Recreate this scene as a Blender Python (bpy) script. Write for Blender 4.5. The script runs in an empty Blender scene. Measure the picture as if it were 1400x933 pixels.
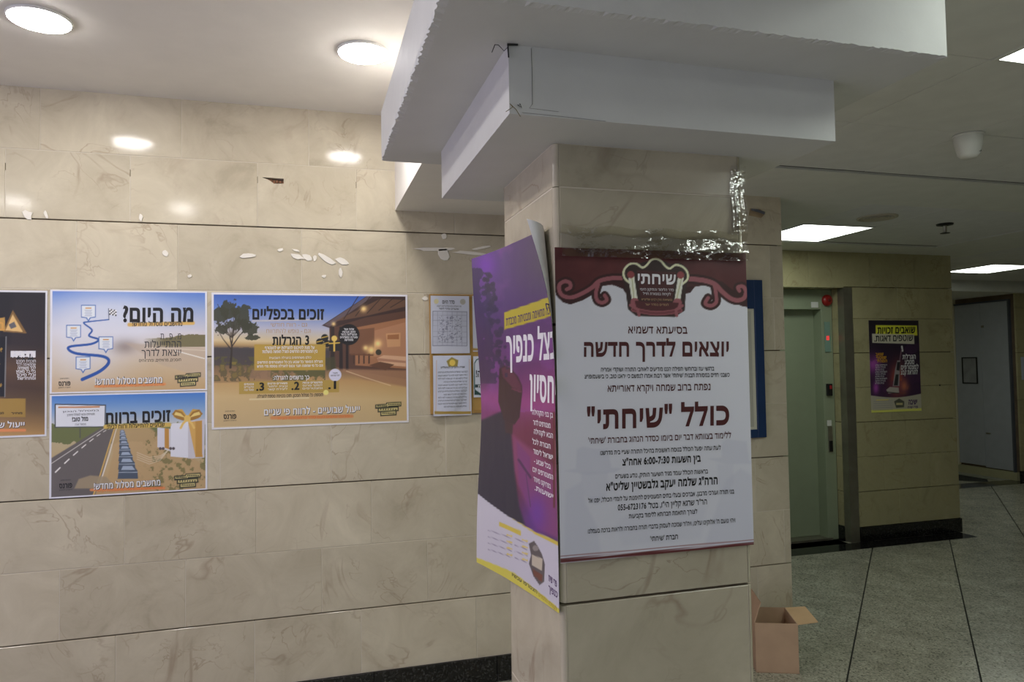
import bpy, bmesh, math, random, re
import numpy as np
from mathutils import Vector, Matrix
random.seed(7); rng = np.random.default_rng(3)
SC = bpy.context.scene; COL = SC.collection

# ------------------------------------------------------------------ camera
EYE = 1.56; FPX = 980.8
yaw, pitch, roll = (math.radians(a) for a in (16.065, 2.008, -0.938))
fw = Vector((math.sin(yaw)*math.cos(pitch), math.cos(yaw)*math.cos(pitch), math.sin(pitch)))
r0 = Vector((math.cos(yaw), -math.sin(yaw), 0)); u0 = r0.cross(fw)
rt = math.cos(roll)*r0 + math.sin(roll)*u0; up = -math.sin(roll)*r0 + math.cos(roll)*u0
cd = bpy.data.cameras.new('camera'); cam = bpy.data.objects.new('camera', cd); COL.objects.link(cam)
cd.sensor_width = 36; cd.lens = FPX/1400*36; cd.clip_start = .05
M = Matrix((rt, up, -fw)).transposed().to_4x4(); M.translation = (0, 0, EYE); cam.matrix_world = M
SC.camera = cam

# ------------------------------------------------------------------ world, daylight, exposure
w = bpy.data.worlds.new('sky'); SC.world = w; w.use_nodes = True
w.node_tree.nodes['Background'].inputs[0].default_value = (.72, .82, 1, 1)
w.node_tree.nodes['Background'].inputs[1].default_value = .16
SC.view_settings.view_transform = 'Standard'; SC.view_settings.look = 'None'
SC.view_settings.exposure = .74; SC.view_settings.gamma = 1

def area(name, loc, target, sx, sy, power, col, spread=180):
    l = bpy.data.lights.new(name, 'AREA'); l.shape = 'RECTANGLE'; l.size = sx; l.size_y = sy
    l.energy = power; l.color = col; l.spread = math.radians(spread)
    o = bpy.data.objects.new(name, l); COL.objects.link(o); o.location = loc
    o.rotation_euler = (Vector(target)-Vector(loc)).to_track_quat('-Z', 'Y').to_euler(); return o
# daylight entering by the glazed lobby side, on the left of and behind the camera
area('window_daylight', (-3.7, .6, 1.15), (0, 1.9, 1.2), 3.0, 2.2, 26, (.72, .66, 1.0))
area('entrance_daylight', (-.6, -2.3, 1.4), (.2, 2, 1.3), 2.6, 2.0, 4.5, (.92, .98, .9))

# ------------------------------------------------------------------ materials
def s2l(c):
    c = np.asarray(c, float)/255.
    return np.where(c <= .04045, c/12.92, ((c+.055)/1.055)**2.4)
def L4(r, g, b): return tuple(float(x) for x in s2l((r, g, b)))+(1,)
def nodes(name):
    m = bpy.data.materials.new(name); m.use_nodes = True
    nt = m.node_tree; return m, nt, nt.nodes['Principled BSDF'], nt.nodes.new, nt.links.new
def plain(name, col, rough=.6, metal=0, bump=0, bscale=60, var=.04, emit=0, coat=0, spec=.5):
    m, nt, b, N, K = nodes(name)
    c = L4(*col)
    n = N('ShaderNodeTexNoise'); n.inputs['Scale'].default_value = 9; n.inputs['Detail'].default_value = 5
    tc = N('ShaderNodeTexCoord'); K(tc.outputs['Object'], n.inputs['Vector'])
    r = N('ShaderNodeValToRGB'); K(n.outputs[0], r.inputs[0])
    r.color_ramp.elements[0].position = .3; r.color_ramp.elements[1].position = .7
    r.color_ramp.elements[0].color = tuple(x*(1-var) for x in c[:3])+(1,)
    r.color_ramp.elements[1].color = tuple(min(1, x*(1+var)) for x in c[:3])+(1,)
    K(r.outputs[0], b.inputs['Base Color'])
    b.inputs['Roughness'].default_value = rough; b.inputs['Metallic'].default_value = metal
    b.inputs['Coat Weight'].default_value = coat; b.inputs['Specular IOR Level'].default_value = spec
    if bump:
        n2 = N('ShaderNodeTexNoise'); n2.inputs['Scale'].default_value = bscale; n2.inputs['Detail'].default_value = 6
        K(tc.outputs['Object'], n2.inputs['Vector'])
        bp = N('ShaderNodeBump'); bp.inputs['Strength'].default_value = bump; bp.inputs['Distance'].default_value = .004
        K(n2.outputs[0], bp.inputs['Height']); K(bp.outputs[0], b.inputs['Normal'])
    if emit:
        b.inputs['Emission Color'].default_value = c; b.inputs['Emission Strength'].default_value = emit
    return m
def marble(name, c1, c2, vein, rough=.16):
    """cream marble: cloudy base, thin brownish veins, every stone with its own piece of pattern"""
    m, nt, b, N, K = nodes(name)
    tc = N('ShaderNodeTexCoord'); oi = N('ShaderNodeObjectInfo')
    mul = N('ShaderNodeMath'); mul.operation = 'MULTIPLY'; mul.inputs[1].default_value = 57.0; K(oi.outputs['Random'], mul.inputs[0])
    add = N('ShaderNodeVectorMath'); add.operation = 'ADD'; K(tc.outputs['Object'], add.inputs[0]); K(mul.outputs[0], add.inputs[1])
    n = N('ShaderNodeTexNoise'); n.inputs['Scale'].default_value = 4.6; n.inputs['Detail'].default_value = 9; n.inputs['Roughness'].default_value = .62; n.inputs['Distortion'].default_value = .7
    K(add.outputs[0], n.inputs['Vector'])
    r = N('ShaderNodeValToRGB'); K(n.outputs[0], r.inputs[0]); e = r.color_ramp.elements
    e[0].position = .28; e[0].color = L4(*(k*.975 for k in c2)); e[1].position = .74; e[1].color = L4(*(min(255, k*1.025) for k in c1))
    k_ = e.new(.40); k_.color = L4(*(a*.6+b_*.4 for a, b_ in zip(c2, c1))); k_ = e.new(.60); k_.color = L4(*(a*.15+b_*.85 for a, b_ in zip(c2, c1)))
    # veins: ridges of distorted noise
    def veins(scale, width, seed):
        a2 = N('ShaderNodeVectorMath'); a2.operation = 'ADD'; K(add.outputs[0], a2.inputs[0]); a2.inputs[1].default_value = (seed, seed, seed)
        v = N('ShaderNodeTexNoise'); v.inputs['Scale'].default_value = scale; v.inputs['Detail'].default_value = 4; v.inputs['Distortion'].default_value = 1.6
        K(a2.outputs[0], v.inputs['Vector'])
        s = N('ShaderNodeMath'); s.operation = 'SUBTRACT'; K(v.outputs[0], s.inputs[0]); s.inputs[1].default_value = .5
        ab = N('ShaderNodeMath'); ab.operation = 'ABSOLUTE'; K(s.outputs[0], ab.inputs[0])
        mr = N('ShaderNodeMapRange'); K(ab.outputs[0], mr.inputs[0]); mr.inputs[1].default_value = 0; mr.inputs[2].default_value = width
        mr.inputs[3].default_value = 1; mr.inputs[4].default_value = 0; return mr.outputs[0]
    v1 = veins(1.7, .016, 3.3); v2 = veins(3.6, .012, 9.1)
    mask = N('ShaderNodeTexNoise'); mask.inputs['Scale'].default_value = 4.0; mask.inputs['Detail'].default_value = 3
    a3 = N('ShaderNodeVectorMath'); a3.operation = 'ADD'; K(add.outputs[0], a3.inputs[0]); a3.inputs[1].default_value = (21, 4, 7); K(a3.outputs[0], mask.inputs['Vector'])
    mk = N('ShaderNodeMapRange'); K(mask.outputs[0], mk.inputs[0]); mk.inputs[1].default_value = .48; mk.inputs[2].default_value = .66
    mx = N('ShaderNodeMath'); mx.operation = 'MAXIMUM'; K(v1, mx.inputs[0]); K(v2, mx.inputs[1])
    mm = N('ShaderNodeMath'); mm.operation = 'MULTIPLY'; K(mx.outputs[0], mm.inputs[0]); K(mk.outputs[0], mm.inputs[1])
    m3 = N('ShaderNodeMath'); m3.operation = 'MULTIPLY'; K(mm.outputs[0], m3.inputs[0]); m3.inputs[1].default_value = .42
    mix = N('ShaderNodeMix'); mix.data_type = 'RGBA'; K(m3.outputs[0], mix.inputs['Factor']); K(r.outputs[0], mix.inputs['A']); mix.inputs['B'].default_value = L4(*vein)
    # per stone tone
    mr = N('ShaderNodeMapRange'); K(oi.outputs['Random'], mr.inputs[0]); mr.inputs[3].default_value = .93; mr.inputs[4].default_value = 1.04
    hsv = N('ShaderNodeHueSaturation'); K(mix.outputs['Result'], hsv.inputs['Color']); K(mr.outputs[0], hsv.inputs['Value'])
    K(hsv.outputs[0], b.inputs['Base Color'])
    rr = N('ShaderNodeMapRange'); K(n.outputs[0], rr.inputs[0]); rr.inputs[3].default_value = rough*1.4; rr.inputs[4].default_value = rough*.8
    K(rr.outputs[0], b.inputs['Roughness'])
    bn = N('ShaderNodeTexNoise'); bn.inputs['Scale'].default_value = 7; K(add.outputs[0], bn.inputs['Vector'])
    bp = N('ShaderNodeBump'); bp.inputs['Strength'].default_value = .05; bp.inputs['Distance'].default_value = .01
    K(bn.outputs[0], bp.inputs['Height']); K(bp.outputs[0], b.inputs['Normal'])
    b.inputs['Specular IOR Level'].default_value = .17
    return m
def granite(name, base, dark, light, scale=160, rough=.25):
    m, nt, b, N, K = nodes(name)
    tc = N('ShaderNodeTexCoord'); oi = N('ShaderNodeObjectInfo')
    mul = N('ShaderNodeMath'); mul.operation = 'MULTIPLY'; mul.inputs[1].default_value = 31.0; K(oi.outputs['Random'], mul.inputs[0])
    add = N('ShaderNodeVectorMath'); add.operation = 'ADD'; K(tc.outputs['Object'], add.inputs[0]); K(mul.outputs[0], add.inputs[1])
    v = N('ShaderNodeTexVoronoi'); v.inputs['Scale'].default_value = scale; K(add.outputs[0], v.inputs['Vector'])
    r = N('ShaderNodeValToRGB'); K(v.outputs['Color'], r.inputs[0]); e = r.color_ramp.elements
    e[0].position = .12; e[0].color = L4(*dark); e[1].position = .9; e[1].color = L4(*light)
    k = e.new(.35); k.color = L4(*base); k = e.new(.6); k.color = L4(*base)
    n = N('ShaderNodeTexNoise'); n.inputs['Scale'].default_value = 6; n.inputs['Detail'].default_value = 8; K(add.outputs[0], n.inputs['Vector'])
    mr = N('ShaderNodeMapRange'); K(n.outputs[0], mr.inputs[0]); mr.inputs[1].default_value = .3; mr.inputs[2].default_value = .7; mr.inputs[3].default_value = .82; mr.inputs[4].default_value = 1.15
    h = N('ShaderNodeHueSaturation'); K(r.outputs[0], h.inputs['Color']); K(mr.outputs[0], h.inputs['Value']); K(h.outputs[0], b.inputs['Base Color'])
    b.inputs['Roughness'].default_value = rough
    return m
def lamp(name, col, strength):
    m, nt, b, N, K = nodes(name)
    b.inputs['Base Color'].default_value = (.9, .9, .9, 1)
    b.inputs['Emission Color'].default_value = col+(1,); b.inputs['Emission Strength'].default_value = strength
    return m
def clear(name, rough=.08, alpha=.82):
    m, nt, b, N, K = nodes(name)
    out = nt.nodes['Material Output']; t = N('ShaderNodeBsdfTransparent'); g = N('ShaderNodeBsdfGlossy'); g.inputs['Roughness'].default_value = rough
    mix = N('ShaderNodeMixShader'); fr = N('ShaderNodeFresnel'); fr.inputs[0].default_value = 1.5
    mr = N('ShaderNodeMapRange'); K(fr.outputs[0], mr.inputs[0]); mr.inputs[3].default_value = 1-alpha; mr.inputs[4].default_value = 1
    n = N('ShaderNodeTexNoise'); n.inputs['Scale'].default_value = 45; n.inputs['Detail'].default_value = 3
    bp = N('ShaderNodeBump'); bp.inputs['Strength'].default_value = .5; bp.inputs['Distance'].default_value = .004
    tc = N('ShaderNodeTexCoord'); K(tc.outputs['Object'], n.inputs['Vector']); K(n.outputs[0], bp.inputs['Height']); K(bp.outputs[0], g.inputs['Normal'])
    K(mr.outputs[0], mix.inputs[0]); K(t.outputs[0], mix.inputs[1]); K(g.outputs[0], mix.inputs[2]); K(mix.outputs[0], out.inputs[0])
    return m

MARBLE = marble('cream_marble', (207, 197, 174), (184, 173, 150), (138, 108, 84), .10)
MARBLE_P = marble('pillar_marble', (192, 183, 162), (168, 159, 138), (120, 92, 74), .14)
MARBLE_E = marble('corridor_marble', (184, 176, 138), (162, 154, 118), (128, 108, 72), .25)
GROUT = plain('pale_grout', (205, 196, 178), .8)
DARKJ = plain('dark_joint_mortar', (112, 96, 80), .9, var=.15)
BLACKST = granite('black_granite', (22, 22, 22), (8, 8, 8), (60, 60, 58), 120, .12)
TERR = granite('speckled_floor_granite', (164, 162, 146), (104, 104, 92), (196, 192, 172), 130, .22)
PAINT = plain('white_beam_paint', (206, 206, 203), .55, bump=.25, bscale=22, var=.03)
PLASTER = plain('cream_ceiling_paint', (232, 228, 220), .7, var=.02)
GYP = plain('corridor_gypsum_paint', (228, 228, 220), .7, var=.03)
TILEC = plain('ceiling_tile_board', (226, 226, 224), .85, bump=.15, bscale=220, var=.04)
VOID = plain('dark_plenum', (35, 33, 30), .95)
STEEL = plain('brushed_steel', (150, 146, 132), .38, metal=.75, var=.1)
GREENM = plain('grey_green_elevator_enamel', (150, 160, 134), .4, var=.03)
GREYD = plain('grey_door_paint', (172, 176, 184), .5, bump=.1, bscale=12)
BLACKP = plain('black_plastic', (20, 20, 22), .35)
WHITEP = plain('white_plastic', (226, 226, 222), .4)
REDP = plain('red_bell_paint', (150, 30, 28), .35)
CARD = plain('corrugated_cardboard', (186, 155, 126), .8, bump=.15, bscale=30, var=.07)
CARDL = plain('cardboard_flap_inner', (206, 172, 130), .8, var=.05)
CORK = plain('golden_cork', (188, 150, 84), .85, bump=.4, bscale=200, var=.15)
CORKF = plain('cork_board_frame_wood', (170, 132, 72), .5, var=.1)
BLUEF = plain('dark_blue_frame', (24, 50, 88), .45, var=.08)
PAPER = plain('white_paper', (222, 222, 220), .55, var=.01)
SCRAPM = plain('torn_tape_and_paper', (232, 226, 214), .5, var=.03)
BRICKM = plain('exposed_brick_behind_stone', (128, 88, 64), .9, bump=.6, bscale=90, var=.35)
CLEAR = clear('clear_tape')
LAMPW = lamp('downlight_diffuser', (1.0, .97, .95), 56)
LAMPC = lamp('panel_light_diffuser', (.92, 1.0, .92), 5.6)
def ink(name, col, rough=.45): return plain(name, col, rough, var=.01)
I_MAR = ink('maroon_ink', (76, 28, 30)); I_BLK = ink('black_ink', (28, 26, 28)); I_WHT = ink('white_ink', (235, 233, 236))
I_TAN = ink('tan_ink', (190, 160, 120)); I_ORG = ink('orange_ink', (226, 120, 50)); I_PUR = ink('purple_ink', (70, 30, 96))
I_GRY = ink('grey_ink', (95, 95, 100)); I_GLD = ink('gold_ink', (176, 148, 40)); I_NAVY = ink('dark_grey_ink', (48, 48, 58))

# ------------------------------------------------------------------ object helpers
def link(o, parent=None, kind=None, label=None, cat=None, group=None):
    COL.objects.link(o)
    if parent: o.parent = parent
    if kind: o['kind'] = kind
    if label: o['label'] = label
    if cat: o['category'] = cat
    if group: o['group'] = group
    return o
def thing(name, loc, label, cat, group=None, rz=0):
    o = bpy.data.objects.new(name, None); o.location = loc; o.rotation_euler.z = rz; o.empty_display_size = .05
    return link(o, None, None, label, cat, group)
def mobj(name, verts, faces, mat, parent=None, smooth=False, **kw):
    m = bpy.data.meshes.new(name); m.from_pydata([tuple(v) for v in verts], [], faces); m.update()
    if mat: m.materials.append(mat)
    if smooth:
        for p in m.polygons: p.use_smooth = True
    return link(bpy.data.objects.new(name, m), parent, **kw)
def bm_obj(name, bm, mat, parent=None, smooth=False, loc=None, **kw):
    m = bpy.data.meshes.new(name); bm.to_mesh(m); bm.free()
    if mat: m.materials.append(mat)
    if smooth:
        for p in m.polygons: p.use_smooth = True
    o = link(bpy.data.objects.new(name, m), parent, **kw)
    if loc is not None: o.location = loc
    return o
def bmbox(bm, x0, x1, y0, y1, z0, z1, bev=0):
    b = bmesh.new(); bmesh.ops.create_cube(b, size=1)
    for v in b.verts:
        v.co = ((x0+x1)/2+v.co.x*(x1-x0), (y0+y1)/2+v.co.y*(y1-y0), (z0+z1)/2+v.co.z*(z1-z0))
    if bev: bmesh.ops.bevel(b, geom=b.edges[:], offset=bev, segments=1, affect='EDGES')
    t = bpy.data.meshes.new('tmp'); b.to_mesh(t); b.free(); bm.from_mesh(t); bpy.data.meshes.remove(t)
def box(name, x0, x1, y0, y1, z0, z1, mat, parent=None, bev=0, **kw):
    """box whose origin is its own centre (parents sit unrotated at the origin or at .location)"""
    c = Vector(((x0+x1)/2, (y0+y1)/2, (z0+z1)/2)); bm = bmesh.new()
    bmbox(bm, x0-c.x, x1-c.x, y0-c.y, y1-c.y, z0-c.z, z1-c.z, bev)
    if parent and parent.get('_org') is None: c = c-Vector(parent.location)
    return bm_obj(name, bm, mat, parent, loc=c, **kw)
def lathe(name, prof, mat, parent=None, seg=28, loc=(0, 0, 0), rot=(0, 0, 0), **kw):
    vs = []; fs = []; n = len(prof)
    for i in range(seg):
        a = 2*math.pi*i/seg
        for r, z in prof: vs.append((r*math.cos(a), r*math.sin(a), z))
    for i in range(seg):
        j = (i+1) % seg
        for k in range(n-1): fs.append((i*n+k, j*n+k, j*n+k+1, i*n+k+1))
    o = mobj(name, vs, fs, mat, parent, smooth=True, **kw); o.location = loc; o.rotation_euler = rot
    return o
def tube(name, pts, r, mat, parent=None, **kw):
    c = bpy.data.curves.new(name, 'CURVE'); c.dimensions = '3D'; c.bevel_depth = r; c.bevel_resolution = 2
    s = c.splines.new('POLY'); s.points.add(len(pts)-1)
    for p, q in zip(s.points, pts): p.co = (*q, 1)
    t = bpy.data.objects.new('t', c); COL.objects.link(t); bpy.context.view_layer.update()
    m = bpy.data.meshes.new_from_object(t); bpy.data.objects.remove(t); m.materials.clear(); m.materials.append(mat)
    m.name = name; return link(bpy.data.objects.new(name, m), parent, **kw)

# ------------------------------------------------------------------ stone cladding
_sm = {}
def stone_mesh(wd, h, t, mat, bev=.0015):
    k = (round(wd, 3), round(h, 3), t, mat.name)
    if k not in _sm:
        x, z = wd/2, h/2; b = bev
        v = [(-x+b, 0, -z+b), (x-b, 0, -z+b), (x-b, 0, z-b), (-x+b, 0, z-b),
             (-x, b, -z), (x, b, -z), (x, b, z), (-x, b, z), (-x, t, -z), (x, t, -z), (x, t, z), (-x, t, z)]
        f = [(0, 1, 2, 3)]+[(i+4, (i+1) % 4+4, (i+1) % 4, i) for i in range(4)]+[(i+8, (i+1) % 4+8, (i+1) % 4+4, i+4) for i in range(4)]+[(11, 10, 9, 8)]
        m = bpy.data.meshes.new('stone'); m.from_pydata(v, [], f); m.update(); m.materials.append(mat); _sm[k] = m
    return _sm[k]
def stones(parent, P, U, s0, s1, courses, joints, thick, mat, t=.02, name='stone', thin=.0012, wide=.0027, skip=()):
    """clad a face: P = point at s=0,z=0 on the finished face, U = unit direction of s (in XY); joints[i] = cuts of course i"""
    ang = math.atan2(U[1], U[0])
    for i in range(len(courses)-1):
        z0, z1 = courses[i], courses[i+1]
        g0 = wide if round(z0, 3) in thick else thin; g1 = wide if round(z1, 3) in thick else thin
        js = [s0]+[j for j in joints[i] if s0+.03 < j < s1-.03]+[s1]
        for k in range(len(js)-1):
            if (i, k) in skip: continue
            a, b = js[k]+(thin if k else 0), js[k+1]-(thin if k < len(js)-2 else 0)
            o = bpy.data.objects.new(name, stone_mesh(b-a, z1-z0-g0-g1, t, mat)); link(o, parent)
            s = (a+b)/2; jit = random.uniform(-.0006, .0006)
            o.location = (P[0]+U[0]*s-U[1]*jit, P[1]+U[1]*s+U[0]*jit, (z0+g0+z1-g1)/2); o.rotation_euler.z = ang
            if parent: o.location -= Vector(parent.location)
def fill(cuts, a, b, step=.52, j=.05):
    """continue the measured cuts of a course towards both ends"""
    c = list(cuts); x = c[0]
    while x > a: x -= step+random.uniform(-j, j); c.insert(0, x)
    x = c[-1]
    while x < b: x += step+random.uniform(-j, j); c.append(x)
    return c
def grout(parent, P, U, s0, s1, bands, depth=.0012):
    """pale grout just behind the stone faces, interrupted at the wide joints"""
    vs = []; fs = []
    for z0, z1 in bands:
        n = len(vs)
        for s, z in ((s0, z0), (s1, z0), (s1, z1), (s0, z1)):
            vs.append((P[0]+U[0]*s-U[1]*depth, P[1]+U[1]*s+U[0]*depth, z))
        fs.append((n, n+1, n+2, n+3))
    o = mobj('grout', vs, fs, GROUT, parent); return o

# ================================================================== SHELL
YW = 3.5; XC = 2.628            # left lobby wall face, its right-hand end
wall = mobj('wall_left', *(lambda a: a)(([(x, y, z) for x in (-4.2, XC-.02) for y in (YW+.02, YW+.24) for z in (0, 2.86)],
      [(0, 1, 3, 2), (4, 6, 7, 5), (0, 2, 6, 4), (1, 5, 7, 3), (0, 4, 5, 1), (2, 3, 7, 6)])), DARKJ, kind='structure')
CO = [.125, .425, .725, 1.025, 1.325, 1.625, 1.925, 2.225, 2.525, 2.80]
THICK = {.425, 1.025, 1.625, 2.225}
J = [(-.797, -.231, .244, .802), (-1.012, -.519, .066, .563), (-.764, -.222, .297), (-.374, .113, .66), (-.6, .2, .7), (-.9, -.1, .56),
     (-.955, -.55, -.016, .475), (-1.224, -.744, -.21, .239), (-1.095, -.535, .02)]
random.seed(11)
J = [fill(j, -4.2, XC) for j in J]
HOLES = []
# the stone of course 8 with a broken notch is built apart
i8 = 7; js = [-4.2]+[j for j in J[i8] if -4.17 < j < XC-.03]+[XC]
kn = max(k for k in range(len(js)-1) if js[k] < -.15)
stones(wall, (0, YW), (1, 0), -4.2, XC, CO, J, THICK, MARBLE, skip={(i8, kn)})
def notched(x0, x1, z0, z1, holes, mat, parent, y):
    c = bpy.data.curves.new('n', 'CURVE'); c.dimensions = '2D'; c.fill_mode = 'BOTH'; c.extrude = .009
    for poly in [[(x0, z0), (x1, z0), (x1, z1), (x0, z1)]]+holes:
        s = c.splines.new('POLY'); s.points.add(len(poly)-1); s.use_cyclic_u = True
        for p, q in zip(s.points, poly): p.co = (q[0]-x0, q[1]-z0, 0, 1)
    t = bpy.data.objects.new('t', c); COL.objects.link(t); bpy.context.view_layer.update()
    m = bpy.data.meshes.new_from_object(t); bpy.data.objects.remove(t); m.materials.clear(); m.materials.append(mat)
    for v in m.vertices: v.co = (v.co.x, -v.co.z, v.co.y)
    m.flip_normals() if hasattr(m, 'flip_normals') else None
    o = link(bpy.data.objects.new('stone', m), parent); o.location = (x0, y+.009, z0); return o
notched(js[kn]+.0012, js[kn+1]-.0012, CO[i8]+.0035, CO[i8+1]-.0012, [[(-.19, 2.459), (-.094, 2.457), (-.094, 2.434), (-.137, 2.431), (-.158, 2.446)]], MARBLE, wall, YW)
grout(wall, (0, YW), (1, 0), -4.2, XC, [(.125, .4215), (.4285, 1.0215), (1.0285, 1.6215), (1.6285, 2.2215), (2.2285, 2.43), (2.461, 2.8)])
random.seed(5)
for k in range(7):     # broken brick behind the notch
    x = -.185+.014*k; box('brick_fragment', x, x+.010, YW+.011, YW+.02, 2.433+random.uniform(0, .006), 2.446+random.uniform(0, .008), BRICKM, wall, bev=.001)
bb = mobj('baseboard_left', [], [], BLACKST, kind='structure')
stones(bb, (0, YW-.012), (1, 0), -4.2, XC, [0, .125], [fill((.901,), -4.2, XC, .6, 0)], set(), BLACKST, t=.03, name='granite_slab')
# small gouge with a hanging scrap, high on the wall right of the pillar
g = thing('tape_scrap', (2.46, YW-.004, 2.40), 'grey strip of old tape curling from the stone near the ceiling, right of the pillar', 'tape')
mobj('strip', [(-.035, 0, .02), (.0, -.012, .008), (.04, -.02, -.006), (.05, -.012, .012), (.01, -.004, .026), (-.03, 0, .03)], [(0, 1, 4, 5), (1, 2, 3, 4)], plain('grey_tape', (110, 112, 118), .4), g)
mobj('gouge', [(-.05, .0, -.01), (.03, .0, -.022), (.055, .0, .0), (.03, .0, .028), (-.04, .0, .03)], [(0, 1, 2, 3, 4)], plain('bare_mortar_gouge', (170, 148, 116), .9, var=.2), g)

# ------------------------------------------------ pillar
PX0, PX1, PY0, PY1, PZ = .521, .990, 1.46, 1.875, 2.045
pil = mobj('pillar', [(x, y, z) for x in (PX0+.012, PX1-.012) for y in (PY0+.012, PY1-.012) for z in (0, PZ)],
           [(0, 1, 3, 2), (4, 6, 7, 5), (0, 2, 6, 4), (1, 5, 7, 3), (0, 4, 5, 1), (2, 3, 7, 6)], DARKJ, kind='structure')
PC = [.149, .449, .749, 1.049, 1.349, 1.649, 1.949, PZ]; PT = {.449, 1.049, 1.649}
none = [()]*7
stones(pil, (0, PY0), (1, 0), PX0+.012, PX1-.012, PC, none, PT, MARBLE_P, t=.015)
stones(pil, (PX0, 0), (0, -1), -(PY1-.012), -(PY0+.012), PC, none, PT, MARBLE_P, t=.015)
stones(pil, (PX1, 0), (0, 1), PY0+.012, PY1-.012, PC, none, PT, MARBLE_P, t=.015)
stones(pil, (0, PY1), (-1, 0), -(PX1-.012), -(PX0+.012), PC, none, PT, MARBLE_P, t=.015)
grout(pil, (0, PY0), (1, 0), PX0+.012, PX1-.012, [(.149, .4455), (.4525, 1.0455), (1.0525, 1.6455), (1.6525, PZ)], .0008)
grout(pil, (PX0, 0), (0, -1), -(PY1-.012), -(PY0+.012), [(.149, .4455), (.4525, 1.0455), (1.0525, 1.6455), (1.6525, PZ)], .0008)
for cx, cy, sx, sy in ((PX0, PY0, 1, 1), (PX1, PY0, -1, 1), (PX0, PY1, 1, -1), (PX1, PY1, -1, -1)):
    for z0, z1, a, b in [(PC[i], PC[i+1], .0035 if round(PC[i], 3) in PT else .0008, .0035 if round(PC[i+1], 3) in PT else .0008) for i in range(7)]:
        vs = []; n = 6
        for z in (z0+a, z1-b):
            vs.append((cx+sx*.0112, cy+sy*.0112, z))
            for q in range(n+1):
                t = q/n*math.pi/2; vs.append((cx+sx*(.0112-.0112*math.cos(t)), cy+sy*(.0112-.0112*math.sin(t)), z))
        m = n+2; fs = [(i, (i+1) % m, (i+1) % m+m, i+m) for i in range(m)]+[tuple(range(m)), tuple(range(m, 2*m))]
        o = mobj('corner_bead', vs, fs, MARBLE_P, pil)
for a in ((PX0-.01, PX1+.01, PY0-.01, PY0+.013), (PX0-.01, PX1+.01, PY1-.013, PY1+.01), (PX0-.01, PX0+.013, PY0+.014, PY1-.014), (PX1-.013, PX1+.01, PY0+.014, PY1-.014)):
    box('granite_slab', *a, 0, .147, BLACKST, pil)

# ------------------------------------------------ beams over the pillar
def rough_box(name, x0, x1, y0, y1, z0, z1, mat, n=160, amp=.005, edges=('xm',), **kw):
    """box with a finely cut, ragged lower edge on the named sides"""
    bm = bmesh.new(); r = random.Random(4)
    xs = np.linspace(x0, x1, n); ys = np.linspace(y0, y1, n); ring = []
    pts = [(x, y0) for x in xs]+[(x1, y) for y in ys[1:]]+[(x, y1) for x in xs[::-1][1:]]+[(x0, y) for y in ys[::-1][1:-1]]
    lo = []; md = []; hi = []; inn = []
    for x, y in pts:
        dx = dz = 0
        if 'xm' in edges and x == x0: dx = r.gauss(0, amp*.35); dz = abs(r.gauss(0, amp*.3))
        if 'ym' in edges and y == y0: dz = r.uniform(0, amp*.6)
        lo.append(bm.verts.new((x+dx, y, z0+dz))); md.append(bm.verts.new((x, y, z0+.02))); hi.append(bm.verts.new((x, y, z1)))
        cx, cy = (x0+x1)/2, (y0+y1)/2; inn.append(bm.verts.new((min(max(x, x0+.015), x1-.015), min(max(y, y0+.015), y1-.015), z0)))
    N = len(pts)
    for i in range(N):
        j = (i+1) % N
        bm.faces.new((lo[i], lo[j], md[j], md[i])); bm.faces.new((md[i], md[j], hi[j], hi[i])); bm.faces.new((inn[i], inn[j], lo[j], lo[i]))
    for ring_, z in ((inn, z0), (hi, z1)):
        k = .015 if z == z0 else 0
        f = [bm.verts.new((a, b, z)) for a, b in ((x0+k, y0+k), (x1-k, y0+k), (x1-k, y1-k), (x0+k, y1-k))]; bm.faces.new(f if z == z1 else f[::-1])
    return bm_obj(name, bm, mat, **kw)
UX0, UX1, UY0, UY1, UZ = .222, 1.272, 1.148, 2.15, 2.181
BX0, BX1, BY0, BY1 = .379, 1.128, 1.308, 2.02
upper = rough_box('trim_1', UX0, UX1, UY0, UY1, UZ, 2.328, PAINT, edges=('xm', 'ym'), kind='structure')
upper['label'] = 'large square white painted beam casing under the ceiling, ragged lower edge'
lower = rough_box('trim_2', BX0, BX1, BY0, BY1, PZ, UZ, PAINT, amp=.0006, kind='structure')
lower['label'] = 'smaller white painted box casing around the pillar head'
# cracks of the casing boards and stray wires at its corner
CR = plain('dark_crack', (70, 66, 58), .9)
yb = BY0-.0006
tube('crack', [(BX0+.046, yb, UZ-.004), (BX0+.047, yb, UZ-.05), (BX0+.0465, yb, PZ+.022)], .0004, CR, lower)
tube('crack', [(BX0+.025, yb, PZ+.004), (BX0+.10, yb, PZ+.003), (BX0+.2, yb, PZ+.001)], .0003, CR, lower)
tube('crack', [(BX0+.046, yb, PZ+.022), (BX0+.04, yb, PZ+.014), (BX0+.10, yb, PZ+.012)], .0003, CR, lower)
tube('wire', [(BX0+.004, BY0-.002, UZ-.001), (BX0-.006, BY0+.01, UZ-.010), (BX0-.02, BY0+.0, UZ-.004), (BX0-.03, BY0-.012, UZ-.010), (BX0-.034, BY0-.004, UZ-.022)], .0008, BLACKP, lower)
tube('wire', [(BX0-.002, BY0-.003, UZ-.001), (BX0-.001, BY0-.004, UZ-.028)], .0014, BLACKP, lower)
tube('wire', [(BX0-.001, BY0-.002, UZ-.002), (BX0+.018, BY0-.004, UZ-.001)], .0022, BLACKP, lower)
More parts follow.
